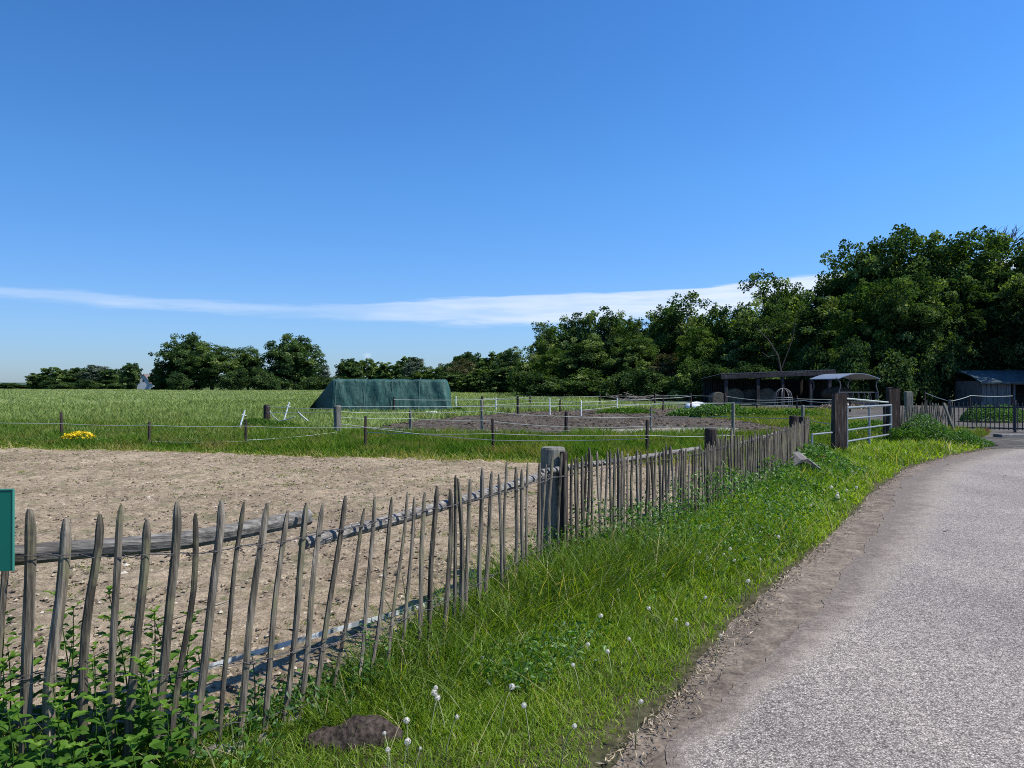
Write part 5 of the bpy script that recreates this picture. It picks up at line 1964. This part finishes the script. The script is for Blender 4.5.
# ------------------------------------------------------------------ far white house
hx, hy, _ = at(143.5, 300)
hs_e = empty('white_house', (hx, hy, 0), 'small white gabled house with a grey tiled roof beside the twin crown', 'house')
M_WALL = flat_mat('whitewash', (.42, .45, .50), .8, .08, 1)
M_TILE = flat_mat('old_roof_tile', (.16, .13, .12), .85, .35, 3)
w_ = 2.7
mb = MB()
V = [(hx - w_ * .95, hy, 0), (hx + w_, hy, 0), (hx + w_, hy, 2.6), (hx, hy, 6.0), (hx - w_ * .95, hy, 2.2), (hx - w_ * .95, hy + 9, 0), (hx + w_, hy + 9, 0), (hx + w_, hy + 9, 2.6), (hx, hy + 9, 6.0), (hx - w_ * .95, hy + 9, 2.2)]
mb.add(V, [(0, 1, 2, 3, 4), (9, 8, 7, 6, 5), (0, 4, 9, 5), (1, 6, 7, 2), (0, 5, 6, 1), (4, 3, 8, 9), (3, 2, 7, 8)])
mb.build('wall', M_WALL, hs_e)
mb = MB()
for s_, zz in ((-1, 1.8), (1, 2.2)):
    a, b = Vector((hx + s_ * .0, hy - .3, 6.15)), Vector((hx + s_ * (w_ + .5), hy - .3, zz))
    V = [a, b, b + Vector((0, 9.6, 0)), a + Vector((0, 9.6, 0))]
    V = V + [v + Vector((0, 0, .25)) for v in V]
    mb.add([tuple(v) for v in V], [(3, 2, 1, 0), (4, 5, 6, 7), (0, 1, 5, 4), (1, 2, 6, 5), (2, 3, 7, 6), (3, 0, 4, 7)])
# wing whose roof slopes toward the meadow
rf = mb.build('roof', M_TILE, hs_e)
mb = MB()
wv_ = [(hx + 2.6, hy + 1.5, 5.9), (hx + 4.6, hy + 1.5, 5.9), (hx + 4.6, hy - 1.2, 2.4), (hx + 2.6, hy - 1.2, 2.4)]
wv_ = wv_ + [(a, b, c + .25) for a, b, c in wv_]
mb.add(wv_, [(3, 2, 1, 0), (4, 5, 6, 7), (0, 1, 5, 4), (1, 2, 6, 5), (2, 3, 7, 6), (3, 0, 4, 7)])
mb.build('wing_roof', M_TILE, hs_e)
mb = MB().box((hx + 2.8, hy - .9, 0), (hx + 4.4, hy + 1.4, 2.5)); mb.build('wing_wall', M_WALL, hs_e)
mb = MB().box((hx + 3.5, hy + .6, 5.2), (hx + 4.2, hy + 1.3, 6.9)); mb.build('chimney', M_TILE, rf)
mb = MB().box((hx - .35, hy - .03, 3.2), (hx + .35, hy + .02, 4.1)); mb.build('window', M_BLACKSTEEL, hs_e)

# ------------------------------------------------------------------ hay barn
M_BARNWOOD = wood_mat('barn_timber', [(0.3, (0.016, 0.014, 0.015)), (0.6, (0.045, 0.042, 0.045)), (0.85, (0.10, 0.10, 0.10))], sc=(6, 6, 2))
M_SHEET = flat_mat('fibre_cement', (.05, .055, .065), .8, .3, 2)
bd = 62
bn = empty('hay_barn', at(770, bd), 'long low open fronted timber barn holding round bales under the trees', 'barn')
xa, xb = at(722, bd)[0], at(828, bd)[0]
mb = MB()
# slightly sloping corrugated roof, low at the back
nc = 60
V, F = [], []
for i in range(nc + 1):
    x = xa - .3 + (xb - xa + .6) * i / nc
    c = .05 * (i % 2)
    zf = zat(374 - (i / nc) * 4.0, bd)
    V += [(x, bd - .8, zf + c), (x, bd + 6, zf - .35 + c), (x, bd + 6, zf - .45 + c), (x, bd - .8, zf - .08 + c)]
for i in range(nc):
    for k in range(4):
        F.append((4 * i + k, 4 * i + (k + 1) % 4, 4 * i + 4 + (k + 1) % 4, 4 * i + 4 + k))
mb.add(V, F)
mb.build('roof', M_SHEET, bn)
mb = MB(); mb.beam((xa - .3, bd - .82, zat(377.2, bd)), (xb + .3, bd - .82, zat(373.2, bd)), .10, .30, seg=6, jit=.01); mb.build('fascia', M_BARNWOOD, bn)
for px in (724, 755.5, 780, 807.5, 826):
    x = at(px, bd)[0]
    MB().beam((x, bd - .6, 0), (x, bd - .6, 2.45), .22, .22, up=(0, 1, 0), seg=4, jit=.01).build('post', M_BARNWOOD, bn)
mb = MB()
for i in range(42):
    x = xa + (xb - xa) * i / 41
    mb.beam((x, bd + 5.7, 0), (x, bd + 5.7, 2.2), .26, .03, up=(0, 1, 0))
mb.build('back_wall', M_BARNWOOD, bn)
MB().box((xb + .1, bd - .3, 0), (xb + .16, bd + 5.6, 2.2)).build('side_wall', M_BARNWOOD, bn)  # end wall added to block the sun and darken the barn inside
M_HAY = dirt_mat('hay', [(0.3, (0.04, 0.035, 0.025)), (0.5, (0.10, 0.09, 0.065)), (0.75, (0.22, 0.2, 0.15))], 6, None, .04)


def bale(px, d, pyc, rpx, lab):
    x, y, _ = at(px, d)
    R_ = rpx / FPX * d
    n = 28
    mb = MB()
    mb.tube([(x, y - .6, R_), (x, y - .58, R_), (x, y, R_), (x, y + .58, R_), (x, y + .6, R_)], [R_ * .9, R_ * .99, R_, R_ * .99, R_ * .9], n, .02)
    return tag(mb.build('hay_bale', M_HAY, None, (x, y, 0)), lab, 'bale', 'round bales in the barn')


bale(733.5, 63.2, 0, 8.5, 'round hay bale lying at the open end of the barn')
bale(750, 64.2, 0, 8.0, 'round hay bale second from the open barn end')
bale(765, 63.0, 0, 8.8, 'round hay bale in the barn beside the centre post')
bale(717, 61.5, 0, 7.0, 'round hay bale standing just outside the barn end')

# hooped hay feeder
M_FEED = flat_mat('worn_galvanised', (.10, .10, .10), .6, .25, 10, .4, .2)
fe = empty('ring_feeder', at(783, 53), 'round hooped steel hay feeder standing before the barn', 'feeder')
fx, fy, _ = at(783, 53)
for k in range(4):
    a = math.pi * k / 4 + .3
    P = [Vector((fx + math.cos(a) * .62 * math.cos(t) * (1 if abs(math.cos(t)) < .9 else .95), fy + math.sin(a) * .62 * math.cos(t), .75 + 1.15 * abs(math.sin(t)) * .6 + .0)) for t in np.linspace(0, math.pi, 11)]
    P = [P[0] - Vector((0, 0, .75))] + P + [P[-1] - Vector((0, 0, .75))]
    MB().tube(P, .028, 5).build('hoop', M_FEED, fe)
for z in (.25, .8):
    MB().tube([Vector((fx + math.cos(a) * .62, fy + math.sin(a) * .62, z)) for a in np.linspace(0, 6.283, 25)], .03, 5).build('ring', M_FEED, fe)

# curved roof feeder shelter
sd_ = 56
sh = empty('feeder_shelter', at(845, sd_), 'hay feeder rack under a curved pale metal roof on bent legs', 'feeder')
M_ROOFM = flat_mat('pale_sheet_metal', (.26, .29, .33), .45, .12, 3, .5, .3)
xL, xR = at(816, sd_)[0], at(874, sd_)[0]
nA = 14
V, F = [], []
yo = 2.6
for j, (yy, shift) in enumerate(((sd_ - 1.5, .75), (sd_ + 1.9, -.55))):
    for i in range(nA + 1):
        u = i / nA
        x = (xL + xR) / 2 + (u - .5) * (xR - xL) * .70 + (.35 if j == 0 else -.35)
        z = 2.15 + .50 * math.sin(math.pi * (0.08 + u * .84)) ** 1.0 - .14
        V.append((x, yy, z))
V2 = [(a, b, c - .05) for a, b, c in V]
m1_ = nA + 1
for i in range(nA):
    F.append((i, i + 1, m1_ + i + 1, m1_ + i))
    F.append((2 * m1_ + i, 3 * m1_ + i, 3 * m1_ + i + 1, 2 * m1_ + i + 1))
    F.append((i, 2 * m1_ + i, 2 * m1_ + i + 1, i + 1))
    F.append((m1_ + i, m1_ + i + 1, 3 * m1_ + i + 1, 3 * m1_ + i))
F.append((0, m1_, 3 * m1_, 2 * m1_)); F.append((nA, 2 * m1_ + nA, 3 * m1_ + nA, m1_ + nA))
mb = MB(); mb.add(V + V2, F); mb.build('roof', M_ROOFM, sh)
for (xx, yy, s_) in ((xL + 1.02, sd_ - 1.4, 1), (xR - .34, sd_ - 1.4, -1), (xL + .36, sd_ + 1.7, 1), (xR - 1.0, sd_ + 1.7, -1)):
    MB().tube([(xx - s_ * .15, yy, 2.18), (xx + s_ * .12, yy, 1.9), (xx + s_ * .18, yy, 1.6), (xx + s_ * .05, yy, 1.2), (xx + s_ * .05, yy, .1)], .045, 6).build('leg', M_FEED, sh)
mb = MB()
for i in range(15):
    x = xL + 1.0 + (xR - xL - 1.4) * i / 14
    mb.tube([(x, sd_ - 1.35, .45), (x + (.1 if i % 2 else -.1), sd_ - 1.35, 1.15)], .022, 5)
mb.build('bar_grille', M_FEED, sh)
for z in (.45, 1.15):
    MB().beam((xL + .95, sd_ - 1.36, z), (xR - .35, sd_ - 1.36, z), .05, .07).build('cross_rail', M_FEED, sh)
MB().beam((xL + 1.0, sd_ - 1.25, .3), (xR - .4, sd_ - 1.25, .3), .06, .35).build('side_panel', M_FEED, sh)
random.seed(3)
rock('hay_heap', at(838, 56, .9), (1.15, .8, .55), flat_mat('old_hay', (.06, .042, .028), .95, .5, 6, .1, 0, .08), 'dark heap of hay inside the curved roof feeder', 8, 'hay')
bpy.data.objects['hay_heap'].location.z = 1.0
leaf_cluster('hay', None, (2.0, 1.0), .35, 900, np.full(900, .18), M_STRAW, rng, 'loose pale hay spread at the shelter feet', 'hay', 'stuff', at(845, 54.5))

# ------------------------------------------------------------------ blue roofed shed
sd2 = 60
xs0, xs1 = at(981, sd2)[0], at(1100, sd2)[0]
se = empty('field_shed', ((xs0 + xs1) / 2, sd2, 0), 'low plank shed with a blue covered roof and a dark open bay', 'shed')
M_BLUE = flat_mat('blue_sheet', (.032, .058, .068), .5, .3, 1.5, .4, 0, .03)
M_PLANK = wood_mat('grey_plank', [(0.3, (0.06, 0.06, 0.06)), (0.6, (0.15, 0.15, 0.145)), (0.85, (0.26, 0.26, 0.25))], sc=(6, 6, 1))
random.seed(8)
V, F = [], []
nx_, ny_ = 40, 10
zr0, zr1 = zat(381.8, sd2), zat(370.5, sd2 + 3.5)
for i in range(nx_ + 1):
    for j in range(ny_ + 1):
        u, v = i / nx_, j / ny_
        x = xs0 - .3 + (xs1 - xs0 + .6) * u
        y = sd2 - .5 + 4.4 * v
        z = zr0 + (zr1 - zr0) * math.sin(min(1, v * 1.2) * math.pi / 2) + .06 * (vnoise(np.array([x * 1.3]), np.array([y * 1.3]), 3)[0] - .5)
        V.append((x, y, z))
idx = np.arange((nx_ + 1) * (ny_ + 1)).reshape(nx_ + 1, ny_ + 1)
for i in range(nx_):
    for j in range(ny_):
        F.append((idx[i, j], idx[i + 1, j], idx[i + 1, j + 1], idx[i, j + 1]))
n0_ = len(V)
V += [(x, y, z - .12) for x, y, z in V]
F += [tuple(n0_ + k for k in f[::-1]) for f in F]
for i in range(nx_):
    F.append((idx[i, 0], n0_ + idx[i, 0], n0_ + idx[i + 1, 0], idx[i + 1, 0]))
for j in range(ny_):
    F.append((idx[0, j], idx[0, j + 1], n0_ + idx[0, j + 1], n0_ + idx[0, j]))
mb = MB(); mb.add(V, F); mb.build('roof', M_BLUE, se, smooth=False)
mb = MB()
xw = at(1012, sd2)[0]
k = 0
x = xs0 + .15
while x < xw:
    mb.beam((x, sd2 + random.uniform(-.01, .01), 0), (x + random.gauss(0, .01), sd2, 1.9), .165, .025, up=(0, 1, 0))
    x += .175
mb.build('front_wall', M_PLANK, se)
MB().box((xs0 + .05, sd2 + .03, 0), (xs0 + .12, sd2 + 3.6, 2.0)).build('side_wall', M_PLANK, se)
MB().box((xs0 + .12, sd2 + 3.55, 0), (xs1, sd2 + 3.65, 2.3)).build('back_wall', M_BARNWOOD, se)
for px in (1014, 1056, 1098):
    x = at(px, sd2)[0]
    MB().beam((x, sd2, 0), (x, sd2, 1.9), .14, .14, up=(0, 1, 0)).build('post', M_PLANK, se)
MB().beam((xw, sd2 - .05, 1.78), (xs1, sd2 - .05, 1.78), .12, .16).build('lintel', M_PLANK, se)

# ------------------------------------------------------------------ bushes and mounds at the gate
B1 = (11.3, 20.3)


def mound(name, px, d, w, dp, h_, n, size, m, lab, seed, cat='bush'):
    rg = np.random.default_rng(seed)
    x, y, _ = at(px, d)
    return leaf_cluster(name, None, (w / 2, dp / 2), h_, n, np.full(n, size), m, rg, lab, cat, None, (x, y, 0))


mound('weed_bush', 925, 20.3, 1.7, 1.3, .78, 7000, .055, G_LEAF, 'lush green weed mound at the foot of the latch post', 1)
mound('weed_bush', 952, 20.2, 1.6, 1.2, .50, 5000, .055, G_LEAF, 'lower fresh green weed mound at the road bend', 2)
mound('weed_bush', 905, 20.0, 1.1, 1.1, .60, 4000, .055, G_NETTLE, 'dark nettle clump against the latch post', 3)
mound('weed_bush', 970, 20.6, 1.2, .9, .25, 2600, .05, G_LEAF, 'low spreading weeds by the road bend tip', 12)
mound('weed_bush', 995, 34, 2.9, 2.0, .85, 6000, .09, G_LEAF, 'overgrown green mound behind the black railing', 4)
mound('weed_bush', 870, 24.5, 2.2, 1.6, .55, 4500, .07, G_NETTLE, 'dark weeds seen through the bars of the steel gate', 5)
mound('weed_bush', 825, 23.5, 2.0, 1.4, .50, 4000, .07, G_LEAF, 'green weeds between the fence end and the hung post', 6)
mound('weed_bush', 806, 11.9, 1.1, .7, .17, 5200, .045, G_LEAF, 'leafy weeds in front of the tipped trough', 7)
mound('weed_bush', 790, 11.0, 1.1, .9, .30, 4600, .045, G_NETTLE, 'darker leafy weeds against the far pales', 8)
mound('weed_bush', 720, 38, 3.0, 2.2, .85, 4200, .12, G_LEAF, 'bright green mound on the tilled ground', 9)
mound('weed_bush', 775, 37, 5.4, 1.6, .55, 5200, .12, G_NETTLE, 'long dark weed bank before the barn yard', 10)
mound('weed_bush', 695, 40, 3.0, 1.8, .55, 3000, .12, G_LEAF, 'low green hummock beside the bright mound', 11)
mound('weed_bush', 625, 44, 3.6, 1.6, .40, 2600, .12, G_NETTLE, 'flat weed patch behind the tilled ground', 13)
mound('weed_bush', 456, 43.5, 1.4, 1.0, .45, 1500, .10, G_NETTLE, 'dark weed tuft at the end of the covered stack', 14)
mound('weed_bush', 262, 27.5, 2.6, 1.2, .50, 4200, .075, G_NETTLE, 'dark weeds below the far corner post', 15)

# yellow flowering clump
fx, fy, _ = at(78.5, 21.2)
yf = empty('yellow_flowers', (fx, fy, 0), 'bright yellow flowering clump beside a thin dark fence post', 'flowers')
rg = np.random.default_rng(77)
leaf_cluster('foliage', None, (.50, .3), .28, 1600, np.full(1600, .05), G_LEAF, rg, None, None, None, (0, 0, 0), yf)
M_YEL = leaf_mat('yellow_petal', [(0, (.55, .38, .01)), (1, (.85, .66, .02))], .3, (1, 1, .6), .02)
n = 520
a = rg.uniform(0, 6.28, n); q = np.sqrt(rg.random(n))
P = np.column_stack([np.cos(a) * q * .47, np.sin(a) * q * .3, .10 + .24 * np.sqrt(1 - q ** 2.5 * .9) * rg.uniform(.35, 1.1, n)])
Vv, tt2 = leaf_quads(P, np.full(n, .05), rg, 0, 1, asp=1.0)
obj('petals', npmesh('petals', Vv, np.arange(len(Vv)), np.full(n, 4), M_YEL, False, tt2), yf)

# white sheet, brushwood by the forest
x_, y_, _ = at(697, 54)
o = rock('white_sheet', (x_, y_, .1), (.85, .5, .45), M_PLASTIC, 'white plastic sheet bundled near the barn yard', 31, 'sheet', 2, .4)
mb = MB()
random.seed(12)
x0_, y0_, _ = at(605, 78)
x1_, y1_, _ = at(655, 72)
for k in range(46):
    u = random.random()
    p = Vector((x0_ + (x1_ - x0_) * u, y0_ + (y1_ - y0_) * u, random.uniform(.1, .7)))
    q = p + Vector((random.uniform(-1.5, 1.5), random.uniform(-.5, .5), random.uniform(-.1, .4)))
    mb.tube([p, q], .03, 4)
tag(mb.build('brushwood', BARKPALE, None, (x0_, y0_, 0)), 'pale heap of cut branches along the forest foot', 'branches')

# leaves dropped on the road
M_DEADLEAF = flat_mat('dead_leaf', (.06, .04, .035), .8, .3, 30)
for i, (px, py, lab) in enumerate(((942, 533, 'dark curled leaf lying alone on the road'), (1003, 477, 'small dark leaf on the road near the bend'), (946, 465.5, 'tiny dark leaf near the grassy road bend'))):
    x, y, _ = gp(px, py, .02)
    V = [(0, 0, 0), (.03, .012, .014), (.07, 0, .02), (.03, -.012, .012), (0, 0, -.003), (.03, .012, .011), (.07, 0, .017), (.03, -.012, .009)]
    mb = MB(); mb.add(V, [(0, 1, 2, 3), (7, 6, 5, 4), (0, 4, 5, 1), (1, 5, 6, 2), (2, 6, 7, 3), (3, 7, 4, 0)])
    me = npmesh('dry_leaf', np.concatenate(mb.v), mb.l, mb.c, M_DEADLEAF, False)
    o = obj('dry_leaf', me, None, (x, y, .03)); tag(o, lab, 'leaf')
